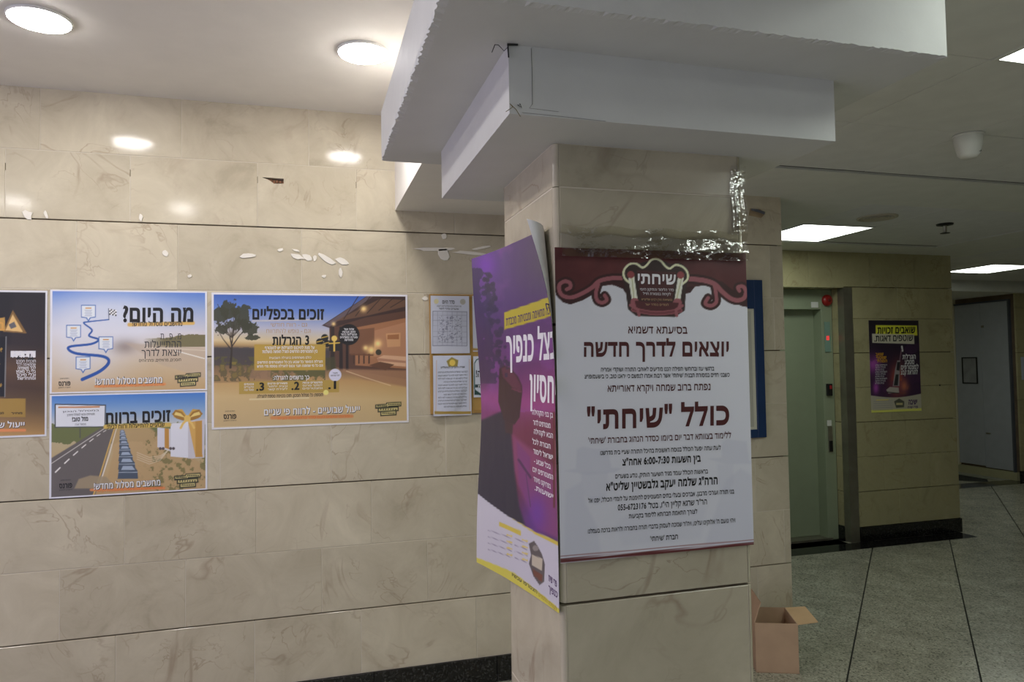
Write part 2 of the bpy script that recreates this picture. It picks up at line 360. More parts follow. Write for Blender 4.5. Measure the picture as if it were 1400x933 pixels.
tube('plaster_crumb', [(BX0-.008, BY0-.003, PZ+.002), (BX0+.004, BY0-.008, PZ+.01), (BX0+.0, BY0-.004, PZ+.018), (BX0+.012, BY0-.004, PZ+.008), (BX0+.02, BY0-.006, PZ-.006)], .0007, plain('ochre_crumb', (120, 108, 70), .9), lower)
tube('plaster_crumb', [(BX0+.016, BY0-.002, PZ+.018), (BX0+.024, BY0-.003, PZ+.013), (BX0+.02, BY0-.003, PZ+.02)], .0009, plain('dark_crumb', (60, 60, 50), .9), lower)

# ------------------------------------------------ ceilings
box('ceiling', -4.2, .44, -2.6, YW+.02, 2.795, 2.9, PLASTER, kind='structure')
box('ceiling', .425, 1.16, -2.6, YW+.02, 2.33, 2.86, PLASTER, kind='structure')
box('ceiling', 1.16, UX1, -2.6, YW+.02, 2.512, 2.86, GYP, kind='structure')
CZ = 2.505
cc = box('ceiling', UX1, 10.2, -2.6, 8.4, CZ+.10, CZ+.2, VOID, kind='structure')
def gyp(x0, x1, y0, y1): 
    return box('gypsum_band', x0, x1, y0, y1, CZ-.002, CZ+.010, GYP, cc)
def ctile(x0, x1, y0, y1):
    return box('ceiling_tile', x0+.0018, x1-.0018, y0+.0018, y1-.0018, CZ+random.uniform(0, .0012), CZ+.012, TILEC, cc, bev=.001)
gyp(1.16, 9.4, 2.965, 3.528); gyp(XC-.3, 3.278, 3.528, 5.4); gyp(3.278, 5.125, 4.80, 5.4); gyp(5.125, 5.85, 3.528, 6.86)
gyp(1.16, XC-.3, 3.535, 3.56); gyp(-.5+1.66, 1.275, UY1, 2.955)
xs = [1.275, 1.49, 2.09, 2.69, 3.29, 3.89, 4.49, 5.09, 5.69, 6.29, 6.89]
ys = [-1.87, -1.27, -.67, -.07, .53, 1.13, 1.73, 2.33, 2.93]
PANELS = []
for i in range(len(xs)-1):
    for k in range(len(ys)-1):
        if (xs[i] == 2.09 and ys[k] in (1.13, -.67)) or (xs[i] == 1.49 and ys[k] == .53): PANELS.append((xs[i], ys[k])); continue
        ctile(xs[i], xs[i+1], ys[k], ys[k+1])
for i, x in enumerate((3.29, 3.89, 4.49)):
    for k, y in enumerate((3.54, 4.14)):
        if (i, k) == (0, 1): PANELS.append((x, y)); continue
        ctile(x, x+.6, y, y+.6)
for x0, x1 in ((5.855, 6.05), (6.05, 6.65), (6.65, 7.25), (7.25, 7.85), (7.85, 8.45), (8.45, 9.05), (9.05, 9.65)):
    for k in range(5):
        y = 3.75+.6*k
        if x0 == 6.65 and k == 3: PANELS.append((x0, y)); continue
        ctile(x0, x1, y, min(y+.6, 6.85))
def panel_light(x, y, label):
    t = thing('panel_light', (x+.3, y+.3, CZ), label, 'ceiling light', 'square panel lights of the tiled ceiling')
    box('diffuser', x+.016, x+.584, y+.016, y+.584, CZ-.001, CZ+.008, LAMPC, t)
    bm = bmesh.new()
    for a in ((-.298, .298, -.298, -.284), (-.298, .298, .284, .298), (-.298, -.284, -.284, .284), (.284, .298, -.284, .284)):
        bmbox(bm, *a, -.005, .012)
    bm_obj('frame', bm, WHITEP, t); return t
LB = ['square light panel overhead at the right edge, nearest the camera', 'square light panel in the tiles above the elevator passage, left of the round vent',
      'square light panel at the far right beyond the elevator, seen nearly edge on', 'square light panel overhead behind the camera']
for x, y in PANELS:
    lb = LB[0] if y == 1.13 else LB[1] if y == 4.14 else LB[2] if x > 6 else (LB[3] if y < 0 else 'square light panel just outside the view, in front of the beam casing')
    panel_light(x, y, lb)
# bulkhead before the far alcove
bk = box('ceiling', 5.85, 10.2, 6.86, 8.3, 2.385, 2.6, GYP, kind='structure')

def downlight(x, y, label):
    t = thing('downlight', (x, y, 2.795), label, 'ceiling light', 'round downlights of the left ceiling')
    lathe('diffuser', [(0, -.016), (.085, -.0155), (.094, -.012), (.094, -.002)], LAMPW, t, 40)
    lathe('trim_ring', [(.095, 0), (.1, -.001), (.1, -.008), (.0955, -.011), (.0945, -.003)], WHITEP, t, 40)
    return t
downlight(-.88, 2.80, 'round white downlight at the top left corner')
downlight(.223, 2.80, 'round white downlight left of the beam casing')
downlight(-1.98, 2.80, 'round white downlight outside the view, further along the wall')
downlight(-.88, 1.15, 'round white downlight outside the view, in the second row')
downlight(-1.98, 1.15, 'round white downlight outside the view, far end of the second row')

sd = thing('smoke_detector', (2.695, 2.345, CZ), 'white cone-shaped detector hanging from the ceiling tiles on the right', 'detector')
lathe('housing', [(.055, 0), (.056, -.012), (.052, -.045), (.042, -.085), (.03, -.098), (0, -.1)], WHITEP, sd)
lathe('base_ring', [(.057, 0), (.061, -.003), (.06, -.009), (.055, -.01)], WHITEP, sd)
lathe('lens', [(0, -.003), (.006, -.002), (.007, .001)], BLACKP, sd, 12, (.012, -.041, -.075), (math.radians(70), 0, 0))
vt = thing('ceiling_vent', (3.64, 3.86, CZ), 'round beige vent in the tiles right of the passage light panel', 'vent')
VM = plain('beige_vent_metal', (196, 188, 166), .5)
lathe('rim', [(.125, 0), (.125, -.006), (.11, -.008), (.105, -.002)], VM, vt)
for r in (.09, .07, .05, .03): lathe('louvre_ring', [(r, 0), (r+.012, -.006), (r+.006, -.0065), (r-.004, -.001)], VM, vt)
lathe('hub', [(0, -.006), (.018, -.005), (.02, 0)], VM, vt, 14)
sp = thing('sprinkler', (4.30, 3.95, CZ), 'small dark sprinkler head hanging from the passage ceiling', 'sprinkler')
lathe('escutcheon', [(.055, 0), (.052, -.01), (.02, -.015)], BLACKP, sp)
lathe('stem', [(.013, -.01), (.011, -.055), (.006, -.062)], STEEL, sp, 12)
lathe('deflector', [(0, -.064), (.03, -.064), (.031, -.067), (0, -.068)], BLACKP, sp, 16)
# ------------------------------------------------ elevator wall (corridor)
YE = 5.16; XE0, XE1 = 4.482, 5.668
ew = box('wall_corridor', XE0+.02, XE1-.02, YE+.02, YE+.5, 0, 2.6, DARKJ, kind='structure')
EC = [.125, .425, .725, 1.025, 1.325, 1.625, 1.925, 2.2, 2.50]
TE = {.425, 1.025, 1.625, 2.2}
def C(o): return o
stones(ew, (0, YE), (1, 0), XE0, XE1, EC[:-1], [(5.0,), (4.85, 5.35), (5.1,), (4.95,), (5.2,), (4.9,), (5.05,)], TE, MARBLE_E)
stones(ew, (XE1, 0), (0, 1), YE+.02, YE+.5, EC, [()]*8, TE, MARBLE_E)
stones(ew, (XE0, 0), (0, -1), -(YE+.15), -(YE+.02), EC[:-1], [()]*7, TE, MARBLE_E, t=.019)
# course above the opening runs over the elevator too
hd = box('wall_corridor', 2.64, XE0+.02, YE+.02, YE+.5, 2.205, 2.6, DARKJ, kind='structure')
stones(hd, (0, YE), (1, 0), 2.64, XE1, [2.2, 2.52], [(3.1, 3.62, 4.13, 4.76, 5.25)], {2.2}, MARBLE_E)
box('soffit_slab', 3.2, XE0, YE, YE+.3, 2.192, 2.204, MARBLE_E, hd)
we = box('wall_corridor', 2.64, 3.30, YE, YE+.5, 0, 2.2, MARBLE_E, kind='structure')
be = mobj('baseboard_corridor', [], [], BLACKST, kind='structure')
stones(be, (0, YE-.010), (1, 0), XE0+.09, XE1+.01, [0, .125], [(5.17,)], set(), BLACKST, t=.03, name='granite_slab')
stones(be, (XE1+.01, 0), (0, 1), YE-.01, YE+.5, [0, .125], [()], set(), BLACKST, t=.028, name='granite_slab')
stones(be, (XE0-.006, 0), (0, -1), -(YE+.15), -(YE+.065), [0, .125], [()], set(), BLACKST, t=.02, name='granite_slab')
cg = thing('corner_guard', (XE0, YE, 0), 'tall stainless steel angle protecting the stone corner beside the elevator', 'corner guard')
box('front_flange', XE0-.006, XE0+.085, YE-.004, YE-.001, 0, 2.195, STEEL, cg)
box('side_flange', XE0-.006, XE0-.003, YE-.001, YE+.07, 0, 2.195, STEEL, cg)
# elevator
FY = 5.31
el = thing('elevator', (3.9, FY, 0), 'grey-green elevator door and frame in the stone wall behind the pillar', 'elevator')
bm = bmesh.new()
def fb(*a): bmbox(bm, a[0]-3.9, a[1]-3.9, a[2]-FY, a[3]-FY, a[4], a[5], .002)
fb(4.367, XE0-.001, FY, FY+.13, 0, 2.19); fb(3.30, 3.42, FY, FY+.13, 0, 2.19); fb(3.421, 4.366, FY, FY+.13, 2.015, 2.19)
bm_obj('frame', bm, GREENM, el)
d = box('door', 3.42, 4.366, FY+.10, FY+.14, .022, 2.03, GREENM, el, bev=.001)
box('sill', 3.42, 4.40, FY-.02, FY+.13, 0, .02, STEEL, el)
fx = 4.425
lathe('alarm_bell', [(0, -.035), (.028, -.034), (.046, -.024), (.052, -.008), (.05, 0)], REDP, el, 28, (4.425-3.9, -.003, 2.095), (math.radians(-90), 0, 0)).rotation_euler = (math.radians(-90), 0, 0)
o = lathe('alarm_bell_centre', [(0, .0), (.012, .0), (.013, .004), (.012, .012)], plain('dark_red', (110, 22, 22), .4), el, 16, (.525, -.045, 2.095), (math.radians(-90), 0, 0))
box('number_plate', 4.265, 4.335, FY-.006, FY-.001, 2.03, 2.08, WHITEP, el)
box('indicator_panel', 4.395, 4.45, FY-.008, FY-.001, 1.64, 1.905, plain('teal_indicator_plate', (128, 158, 146), .3), el)
I_RED = plain('red_led_digit', (255, 50, 60), .4, emit=.5)
bm = bmesh.new()
for a in ((0, 0, .022, .004), (0, .03, .022, .034), (0, .015, .022, .019), (-.001, 0, .003, .034), (.019, 0, .023, .034)): bmbox(bm, a[0], a[2], -.001, 0, a[1], a[3])
o = bm_obj('led_digit', bm, I_RED, el); o.location = (4.411-3.9, -.009, 1.745)
crd = box('card_reader', 4.392, 4.448, FY-.022, FY-.001, 1.255, 1.36, BLACKP, el, bev=.004)
o = box('reader_light', 4.415, 4.436, FY-.0245, FY-.0225, 1.315, 1.345, plain('dim_red_light', (150, 36, 40), .4, emit=.06), el)
o.parent = crd; o.location -= crd.location
cp = box('call_plate', 4.40, 4.445, FY-.006, FY-.001, .76, .985, STEEL, el)
o = box('call_button', 4.405, 4.44, FY-.012, FY-.007, .765, .86, BLACKP, el, bev=.002); o.parent = cp; o.location -= cp.location
box('floor_tag', 4.393, 4.437, FY-.004, FY-.001, .99, 1.04, WHITEP, el)

# ------------------------------------------------ far alcove with grey door
fwall = box('wall_right', 8.72+.0, 10.2, 7.02, 8.4, 0, 2.6, DARKJ, kind='structure')
stones(fwall, (0, 7.0), (1, 0), 8.70, 10.2, EC, [(9.3,), (9.0, 9.6), (9.25,), (9.1, 9.7), (9.4,), (9.05, 9.6), (9.3,), (9.1,)], TE, MARBLE_E)
bw = mobj('baseboard_right', [], [], BLACKST, kind='structure')
stones(bw, (0, 6.99), (1, 0), 8.69, 10.2, [0, .125], [(9.4,)], set(), BLACKST, t=.03, name='granite_slab')
box('wall_alcove', 5.66, 8.72, 8.06, 8.4, 0, 2.6, plain('cream_alcove_paint', (196, 188, 160), .7), kind='structure')
box('wall_rear', 5.2, 5.66, 5.67, 8.4, 0, 2.6, MARBLE_E, kind='structure')
box('wall_rear', 2.4, 5.2, 5.67, 5.9, 0, 2.6, DARKJ, kind='structure')
box('wall_east', 10.2, 10.4, -2.8, 8.4, 0, 2.9, MARBLE_E, kind='structure')
box('wall_behind', 1.6, 10.2, -2.8, -2.6, 0, 2.9, MARBLE_E, kind='structure')
box('wall_west', -4.4, -4.2, -2.8, 3.74, 2.5, 2.9, PLASTER, kind='structure')
box('wall_west', -4.4, -4.2, 2.2, 3.74, 0, 2.5, MARBLE, kind='structure')
dr = thing('door_1', (8.715, 7.5, 0), 'grey metal double cabinet door in the far alcove at right', 'door'); dr['kind'] = 'structure'
box('door_frame', 8.66, 8.719, 7.03, 8.0, 0, .10, plain('cream_step', (176, 172, 138), .6), dr)
bm = bmesh.new()
for a in ((7.075, 7.095, .10, 2.32), (7.095, 7.885, 2.30, 2.32)): bmbox(bm, -.035, .003, a[0]-7.5, a[1]-7.5, a[2], a[3])
bm_obj('jamb', bm, plain('dark_grey_jamb', (84, 88, 96), .5), dr)
box('cream_reveal', 8.60, 8.719, 7.887, 8.058, .10, 2.384, plain('cream_reveal_paint', (214, 208, 180), .6), dr)
box('leaf', 8.69, 8.714, 7.097, 7.489, .115, 2.298, GREYD, dr, bev=.002)
box('leaf', 8.69, 8.714, 7.493, 7.883, .13, 2.298, GREYD, dr, bev=.002)
box('latch', 8.675, 8.689, 7.44, 7.47, 1.97, 2.0, STEEL, dr); box('latch', 8.678, 8.689, 7.40, 7.46, .56, .575, STEEL, dr)
nt = thing('notice', (8.685, 7.67, 1.4), 'wrinkled grey notice in a black frame taped on the far grey door', 'notice')
box('sheet', 8.683, 8.686, 7.57, 7.77, 1.235, 1.565, plain('grey_foil_sheet', (150, 152, 156), .35, bump=.9, bscale=30, var=.15), nt)
bm = bmesh.new()
for a in ((-.118, -.1, -.18, .18), (.1, .118, -.18, .18), (-.1, .1, .165, .18), (-.1, .1, -.18, -.165)): bmbox(bm, -.006, .001, a[0], a[1], a[2], a[3])
bm_obj('border_tape', bm, BLACKP, nt)
box('light_switch', 7.66, 7.76, 8.04, 8.058, 1.20, 1.34, BLACKP, label='small dark switch on the alcove wall left of the grey door', cat='switch') if False else None
sw = box('light_switch', 7.69, 7.75, 8.04, 8.06, 1.15, 1.28, BLACKP); sw['label'] = 'small dark switch on the alcove wall left of the grey door'; sw['category'] = 'switch'
sg = box('wall_sign', 8.76, 9.1, 6.992, 6.999, 1.28, 1.57, plain('pale_grey_sign', (190, 196, 210), .4)); sg['label'] = 'plain pale grey sign on the stone wall right of the far grey door'; sg['category'] = 'sign'

# ------------------------------------------------ floor: diagonal granite tiles
fl = box('floor', -4.4, 10.2, -2.8, 8.4, -.1, -.012, plain('floor_mortar', (46, 48, 44), .9), kind='structure')
T = .572; q = math.sqrt(.5)
tm = bpy.data.meshes.new('tile'); bm = bmesh.new(); bmbox(bm, -T/2+.0005, T/2-.0005, -T/2+.004, T/2-.004, -.02, 0, .0005); bm.to_mesh(tm); bm.free(); tm.materials.append(TERR)
# tile lines run along (1,1); s = (x-y)*q across them, r = (x+y)*q along them
s0 = -.446*q; rr0 = 6.45*q
cnt = 0
for a in range(-14, 18):
    for b in range(-14, 20):
        s = s0+(a+.5)*T; r = rr0+(b+.5)*T
        x = (s+r)*q; y = (r-s)*q
        ok = (1.35 < x < 10.1 and .5 < y < (5.4 if x < 5.95 else 7.3))
        if not ok: continue
        o = bpy.data.objects.new('tile', tm); link(o, fl); o.location = Vector((x, y, 0))-fl.location; o.rotation_euler.z = math.pi/4; cnt += 1
print('floor tiles', cnt)
# remaining floor fields, same granite, behind and beside what the camera sees
fm = box('floor', -4.2, 1.6, -2.6, YW, -.02, -.001, TERR, kind='structure'); box('floor', 1.6, 10.2, -2.6, .7, -.02, -.001, TERR, kind='structure')
bs = mobj('trim_3', [], [], BLACKST, kind='structure')
for i, x in enumerate(np.arange(2.64, 5.6, .6)): box('granite_slab', x+.001, min(x+.599, XE1+.12), 4.965, YE-.012 if x > 4.0 else 5.3, -.01, .0015, BLACKST, bs)
box('granite_slab', 3.3, 4.44, YE-.01, 5.29, -.01, .0015, BLACKST, bs)
box('granite_slab', 5.7, 8.69, 6.86, 7.12, -.01, .0015, BLACKST, bs)
box('granite_slab', 8.5, 8.66, 7.12, 8.05, -.01, .0015, plain('pale_alcove_floor', (150, 152, 140), .4), bs)

# ------------------------------------------------ cardboard box
cb = thing('cardboard_box', (2.312, 3.262, 0), 'open brown cardboard box on the floor behind the pillar at right', 'box', rz=math.radians(-23))
hw, hd_, hh = .104, .125, .245
for a in ((-hw, hw, -hd_, -hd_+.004), (-hw, hw, hd_-.004, hd_), (-hw, -hw+.004, -hd_+.004, hd_-.004), (hw-.004, hw, -hd_+.004, hd_-.004)):
    bm = bmesh.new(); bmbox(bm, *a, 0.001, hh); bm_obj('side_panel', bm, CARD, cb)
bm = bmesh.new(); bmbox(bm, -hw, hw, -hd_, hd_, 0, .004); bm_obj('bottom', bm, CARD, cb)
def flap(p0, p1, d, mat):
    d = Vector(d); a, b = Vector(p0), Vector(p1); n = (b-a).cross(d).normalized()*.004; e = (b-a)*.04
    vs = [a, b, b+d-e, a+d+e, a+n, b+n, b+d-e+n, a+d+e+n]
    mobj('flap', vs, [(0, 1, 2, 3), (7, 6, 5, 4), (0, 4, 5, 1), (1, 5, 6, 2), (2, 6, 7, 3), (3, 7, 4, 0)], mat, cb)
flap((hw, -hd_, hh), (hw, hd_, hh), (.10, 0, .012), CARDL)
flap((-hw, hd_, hh), (-hw, -hd_, hh), (.035, .0, .10), CARD)
flap((hw, hd_, hh), (-hw, hd_, hh), (0, .05, -.09), CARD)
flap((-hw, -hd_+.004, hh), (hw, -hd_+.004, hh), (0, .012, -.11), CARD)

# ================================================================== PRINTED SHEETS
def homog(src, dst):
    A = []; B = []
    for (x, y), (u, v) in zip(src, dst):
        A.append([x, y, 1, 0, 0, 0, -u*x, -u*y]); B.append(u)
        A.append([0, 0, 0, x, y, 1, -v*x, -v*y]); B.append(v)
    return np.append(np.linalg.solve(np.array(A), np.array(B)), 1).reshape(3, 3)
def happ(H, X, Y):
    d = H[2, 0]*X+H[2, 1]*Y+H[2, 2]
    return (H[0, 0]*X+H[0, 1]*Y+H[0, 2])/d, (H[1, 0]*X+H[1, 1]*Y+H[1, 2])/d
_pm = {}
def print_mat(rough=.35, coat=.25):
    k = (rough, coat)
    if k not in _pm:
        m, nt, b, N, K = nodes('printed_paper'); a = N('ShaderNodeVertexColor'); a.layer_name = 'Print'
        tc = N('ShaderNodeTexCoord'); n = N('ShaderNodeTexNoise'); n.inputs['Scale'].default_value = 5; K(tc.outputs['Object'], n.inputs['Vector'])
        bp = N('ShaderNodeBump'); bp.inputs['Strength'].default_value = .25; bp.inputs['Distance'].default_value = .01; K(n.outputs[0], bp.inputs['Height']); K(bp.outputs[0], b.inputs['Normal'])
        K(a.outputs[0], b.inputs['Base Color']); b.inputs['Roughness'].default_value = rough; b.inputs['Coat Weight'].default_value = coat; b.inputs['Coat Roughness'].default_value = .2
        _pm[k] = m
    return _pm[k]
def rtl(s):
    s = s[::-1]; return re.sub(r'[0-9][0-9:.\-]*[0-9]|[0-9]+', lambda m: m.group(0)[::-1], s)
_gc = {}
_adv0 = []
def _tcurve(t):
    c = bpy.data.curves.new('t', 'FONT'); c.body = t; o = bpy.data.objects.new('t', c); COL.objects.link(o); bpy.context.view_layer.update()
    k = o.to_curve(bpy.context.evaluated_depsgraph_get()); out = []
    for sp in k.splines:
        P = []; B = sp.bezier_points; n = len(B)
        for i in range(n):
            a, b2 = B[i], B[(i+1) % n]; p0, p1, p2, p3 = (Vector(v[:2]) for v in (a.co, a.handle_right, b2.handle_left, b2.co))
            P.append(p0); ch = (p3-p0).length
            if ch > 1e-5 and abs((p1-p0).cross(p3-p0))+abs((p2-p0).cross(p3-p0)) > 1e-4*ch:
                for t_ in (1/3, 2/3): P.append(p0*(1-t_)**3+p1*3*t_*(1-t_)**2+p2*3*t_*t_*(1-t_)+p3*t_**3)
        Q_ = [p for i, p in enumerate(P) if (p-P[i-1]).length > 1e-5]
        if len(Q_) > 2: out.append(Q_)
    o.to_curve_clear(); bpy.data.objects.remove(o); return out
def _width(t):
    P = [p.x for sp in _tcurve(t) for p in sp]; return max(P)-min(P)
def _area(P): return sum(P[i-1].x*P[i].y-P[i].x*P[i-1].y for i in range(len(P)))/2
def _inside(p, P):
    r = False
    for i in range(len(P)):
        a, b2 = P[i-1], P[i]
        if (a.y > p.y) != (b2.y > p.y) and p.x < (b2.x-a.x)*(p.y-a.y)/(b2.y-a.y)+a.x: r = not r
    return r
def glyph(ch):
    """outline contours of a character (with real holes) and its advance"""
    if ch not in _gc:
        if not _adv0: _adv0.append(_width('הה'))
        adv = _width('ה'+ch+'ה')-_adv0[0]
        cs = [] if ch == ' ' else _tcurve(ch)
        if cs and max((_area(P) for P in cs), key=abs) > 0: cs = [P[::-1] for P in cs]
        _gc[ch] = (cs, adv)
    return _gc[ch]
def _grow(P, ox, oy):
    """push a contour outwards (outer contours run clockwise) by ox sideways and oy up/down, mitred"""
    out = []; n = len(P)
    for i in range(n):
        e1 = (P[i]-P[i-1]).normalized(); e2 = (P[(i+1) % n]-P[i]).normalized()
        n1 = Vector((-e1.y, e1.x)); n2 = Vector((-e2.y, e2.x)); m = n1+n2
        if m.length < 1e-3: m = n1
        m = m/max(m.dot(n1), .55*m.length)
        out.append(Vector((P[i].x+m.x*ox, P[i].y+m.y*oy)))
    return out
from mathutils.geometry import delaunay_2d_cdt
_tc = {}
def glyph_tris(ch, ox, oy):
    k = (ch, ox, oy)
    if k not in _tc:
        cs, adv = glyph(ch); cs = [_grow(P, ox, oy) for P in cs]; outer = [P for P in cs if _area(P) < 0]; holes = [P for P in cs if _area(P) >= 0]
        V = []; F = []
        for P in outer:
            grp = [P]+[h for h in holes if _inside(h[0], P)]; pts = []; ed = []
            for g in grp:
                n = len(pts); pts += g; ed += [(n+i, n+(i+1) % len(g)) for i in range(len(g))]
            co, _, fs, *_r = delaunay_2d_cdt(pts, ed, [], 0, 1e-6); n = len(V); V += [(p.x, p.y) for p in co]
            for f in fs:
                c = sum((co[i] for i in f), Vector((0, 0)))/len(f)
                if _inside(c, P) and not any(_inside(c, h) for h in grp[1:]):
                    f = list(f)
                    if (co[f[1]]-co[f[0]]).cross(co[f[2]]-co[f[0]]) < 0: f = f[::-1]
                    F.append(tuple(i+n for i in f))
        _tc[k] = (np.array(V).reshape(-1, 2), F, adv)
    return _tc[k]
def glyphs(text, ox, oy):
    x = 0; VV = []; FF = []; n = 0
    for ch in rtl(text):
        V, F, adv = glyph_tris(ch, ox, oy)
        if len(V): VV.append(V+[x, 0]); FF += [tuple(i+n for i in f) for f in F]; n += len(V)
        x += adv+max(0, ox)*1.2
    return np.vstack(VV), FF
class Sheet:
    """a printed sheet; the artwork is drawn in layout units of the flat artwork (ax, ay) and rectified onto the paper (u right, v up)"""
    def __init__(s, name, quad, surf, label, cat='poster', group=None, gain=1.6, vp=(4108.1, 445.1), mat=None):
        s.H = homog(quad, [(0, 1), (1, 1), (1, 0), (0, 0)]); s.Hi = np.linalg.inv(s.H); s.surf = surf; s.gain = gain; s.vp = vp
        s.mat = mat or print_mat()
        o0 = Vector(surf(np.array([.5]), np.array([0.]), 0)[0]); s.root = thing(name, o0, label, cat, group); s.o0 = np.array(o0)
    def paint(s, nx, ny, fn, name='sheet', thick=.0006, back=None, nb=30):
        u, v = np.meshgrid(np.linspace(0, 1, nx), np.linspace(0, 1, ny)); u = u.ravel(); v = v.ravel()
        X, Y = happ(s.Hi, u, v); s.X, s.Y, s.u, s.v = X, Y, u, v
        s.c = np.ones((len(X), 3))*200.; fn(s)
        P = s.surf(u, v, thick)-s.o0
        m = bpy.data.meshes.new(name)
        i = np.arange(nx*ny).reshape(ny, nx); q4 = np.stack([i[:-1, :-1], i[:-1, 1:], i[1:, 1:], i[1:, :-1]], -1).reshape(-1, 4)
        m.from_pydata(P.tolist(), [], q4.tolist()); m.update()
        at = m.color_attributes.new('Print', 'FLOAT_COLOR', 'POINT')
        lin = np.clip(s2l(np.clip(s.c, 0, 255))*s.gain, 0, .86); at.data.foreach_set('color', np.hstack([lin, np.ones((len(lin), 1))]).ravel())
        m.materials.append(s.mat)
        for p in m.polygons: p.use_smooth = True
        o = link(bpy.data.objects.new(name, m), s.root)
        # blank back of the paper with real thickness
        bu, bv = np.meshgrid(np.linspace(0, 1, nb), np.linspace(0, 1, nb)); Pb = s.surf(bu.ravel(), bv.ravel(), 0)-s.o0
        j = np.arange(nb*nb).reshape(nb, nb); q = np.stack([j[1:, :-1], j[1:, 1:], j[:-1, 1:], j[:-1, :-1]], -1).reshape(-1, 4)
        mobj('paper_back', Pb.tolist(), q.tolist(), back or PAPER, s.root, smooth=True)
    # painters (layout units)
    def put(s, mask, col, a=1.):
        k = np.clip(mask, 0, 1)*a; s.c += (np.array(col, float)-s.c)*k[:, None]
    def box(s, x0, y0, x1, y1, col, a=1., slope=None, soft=.6):
        m = (y0+y1)/2; yy = s.Y
        if slope is not None: yy = s.Y-slope*(s.X-(x0+x1)/2)
        d = np.maximum(np.maximum(x0-s.X, s.X-x1), np.maximum(y0-yy, yy-y1)); s.put(.5-d/soft, col, a)
    def disc(s, cx, cy, r, col, a=1., ry=None, soft=.7):
        ry = ry or r; d = (np.hypot((s.X-cx)/r, (s.Y-cy)/ry)-1)*min(r, ry); s.put(.5-d/soft, col, a)
    def line(s, pts, w, col, a=1., w1=None, soft=.7):
        best = np.full(len(s.X), 1e9); n = len(pts)-1; w1 = w if w1 is None else w1
        for i in range(n):
            (ax, ay), (bx, by) = pts[i], pts[i+1]; dx, dy = bx-ax, by-ay; L = dx*dx+dy*dy+1e-9
            t = np.clip(((s.X-ax)*dx+(s.Y-ay)*dy)/L, 0, 1); ww = w+(w1-w)*(i+t)/n
            best = np.minimum(best, np.hypot(s.X-ax-t*dx, s.Y-ay-t*dy)-ww/2)
        s.put(.5-best/soft, col, a)
    def curve(s, pts, w, col, a=1., w1=None, soft=.7, n=5):
        P = [pts[0]]+list(pts)+[pts[-1]]; out = []
        for i in range(1, len(P)-2):
            for k in range(n):
                t = k/n; out.append(tuple(.5*((2*P[i][j])+(-P[i-1][j]+P[i+1][j])*t+(2*P[i-1][j]-5*P[i][j]+4*P[i+1][j]-P[i+2][j])*t*t+(-P[i-1][j]+3*P[i][j]-3*P[i+1][j]+P[i+2][j])*t**3) for j in (0, 1)))
        s.line(out+[pts[-1]], w, col, a, w1, soft)
    def poly(s, pts, col, a=1., soft=.7):
        ins = np.zeros(len(s.X), bool); best = np.full(len(s.X), 1e9); n = len(pts)
        for i in range(n):
            (ax, ay), (bx, by) = pts[i], pts[(i+1) % n]
            if ay != by:
                c = ((ay > s.Y) != (by > s.Y)) & (s.X < (bx-ax)*(s.Y-ay)/(by-ay)+ax); ins ^= c
            dx, dy = bx-ax, by-ay; L = dx*dx+dy*dy+1e-9; t = np.clip(((s.X-ax)*dx+(s.Y-ay)*dy)/L, 0, 1)
            best = np.minimum(best, np.hypot(s.X-ax-t*dx, s.Y-ay-t*dy))
        d = np.where(ins, -best, best); s.put(.5-d/soft, col, a)
    def grad(s, t, stops):
        xs = [k[0] for k in stops]; 
        for c in range(3): s.c[:, c] = np.interp(t, xs, [k[1][c] for k in stops])
    def noise(s, sc, seed=0):
        r = np.random.default_rng(seed); out = np.zeros(len(s.X)); amp = 1; tot = 0
        for o in range(4):
            f = 2**o/sc; gx = s.X*f; gy = s.Y*f; ix = np.floor(gx).astype(int); iy = np.floor(gy).astype(int); fx = gx-ix; fy = gy-iy
            T = r.random((64, 64)); fx = fx*fx*(3-2*fx); fy = fy*fy*(3-2*fy)
            g = lambda a, b: T[(ix+a) % 64, (iy+b) % 64]
            out += amp*((g(0, 0)*(1-fx)+g(1, 0)*fx)*(1-fy)+(g(0, 1)*(1-fx)+g(1, 1)*fx)*fy); tot += amp; amp *= .55
        return out/tot
    def border(s, w, col):   # w as fraction pair
        m = (s.u < w[0]) | (s.u > 1-w[0]) | (s.v < w[1]) | (s.v > 1-w[1]); s.put(m*1., col)
    def text(s, t, x0, x1, yc, h, mat, style='r', name='lettering', lift=0, slope=None):
        ox, oy = {'r': (0, 0), 'b': (.022, .016), 'x': (.042, .03), 's': (.006, .03), 'S': (.022, .05)}[style]
        V, FF = glyphs(t, ox, oy); lev = 0
        xa, xb = V[:, 0].min(), V[:, 0].max(); sx = (x1-x0)/(xb-xa); sy = h/.592
        ax = x0+(V[:, 0]-xa)*sx; xm = (x0+x1)/2
        sl = (yc-s.vp[1])/(xm-s.vp[0]) if slope is None else slope
        ay = yc+sl*(ax-xm)-V[:, 1]*sy
        u, v = happ(s.H, ax, ay); P = s.surf(u, v, .0011+lift+lev*.00008)-s.o0
        return mobj(name, P.tolist(), FF, mat, s.root)
def flat(x0, x1, z0, z1, y, wave=.0, ph=0):
    def f(u, v, off):
        d = wave*(np.sin(u*7+ph)*np.sin(v*5+ph*2))
        return np.stack([x0+(x1-x0)*u, y-off-d+0*u, z0+(z1-z0)*v], -1)
    return f

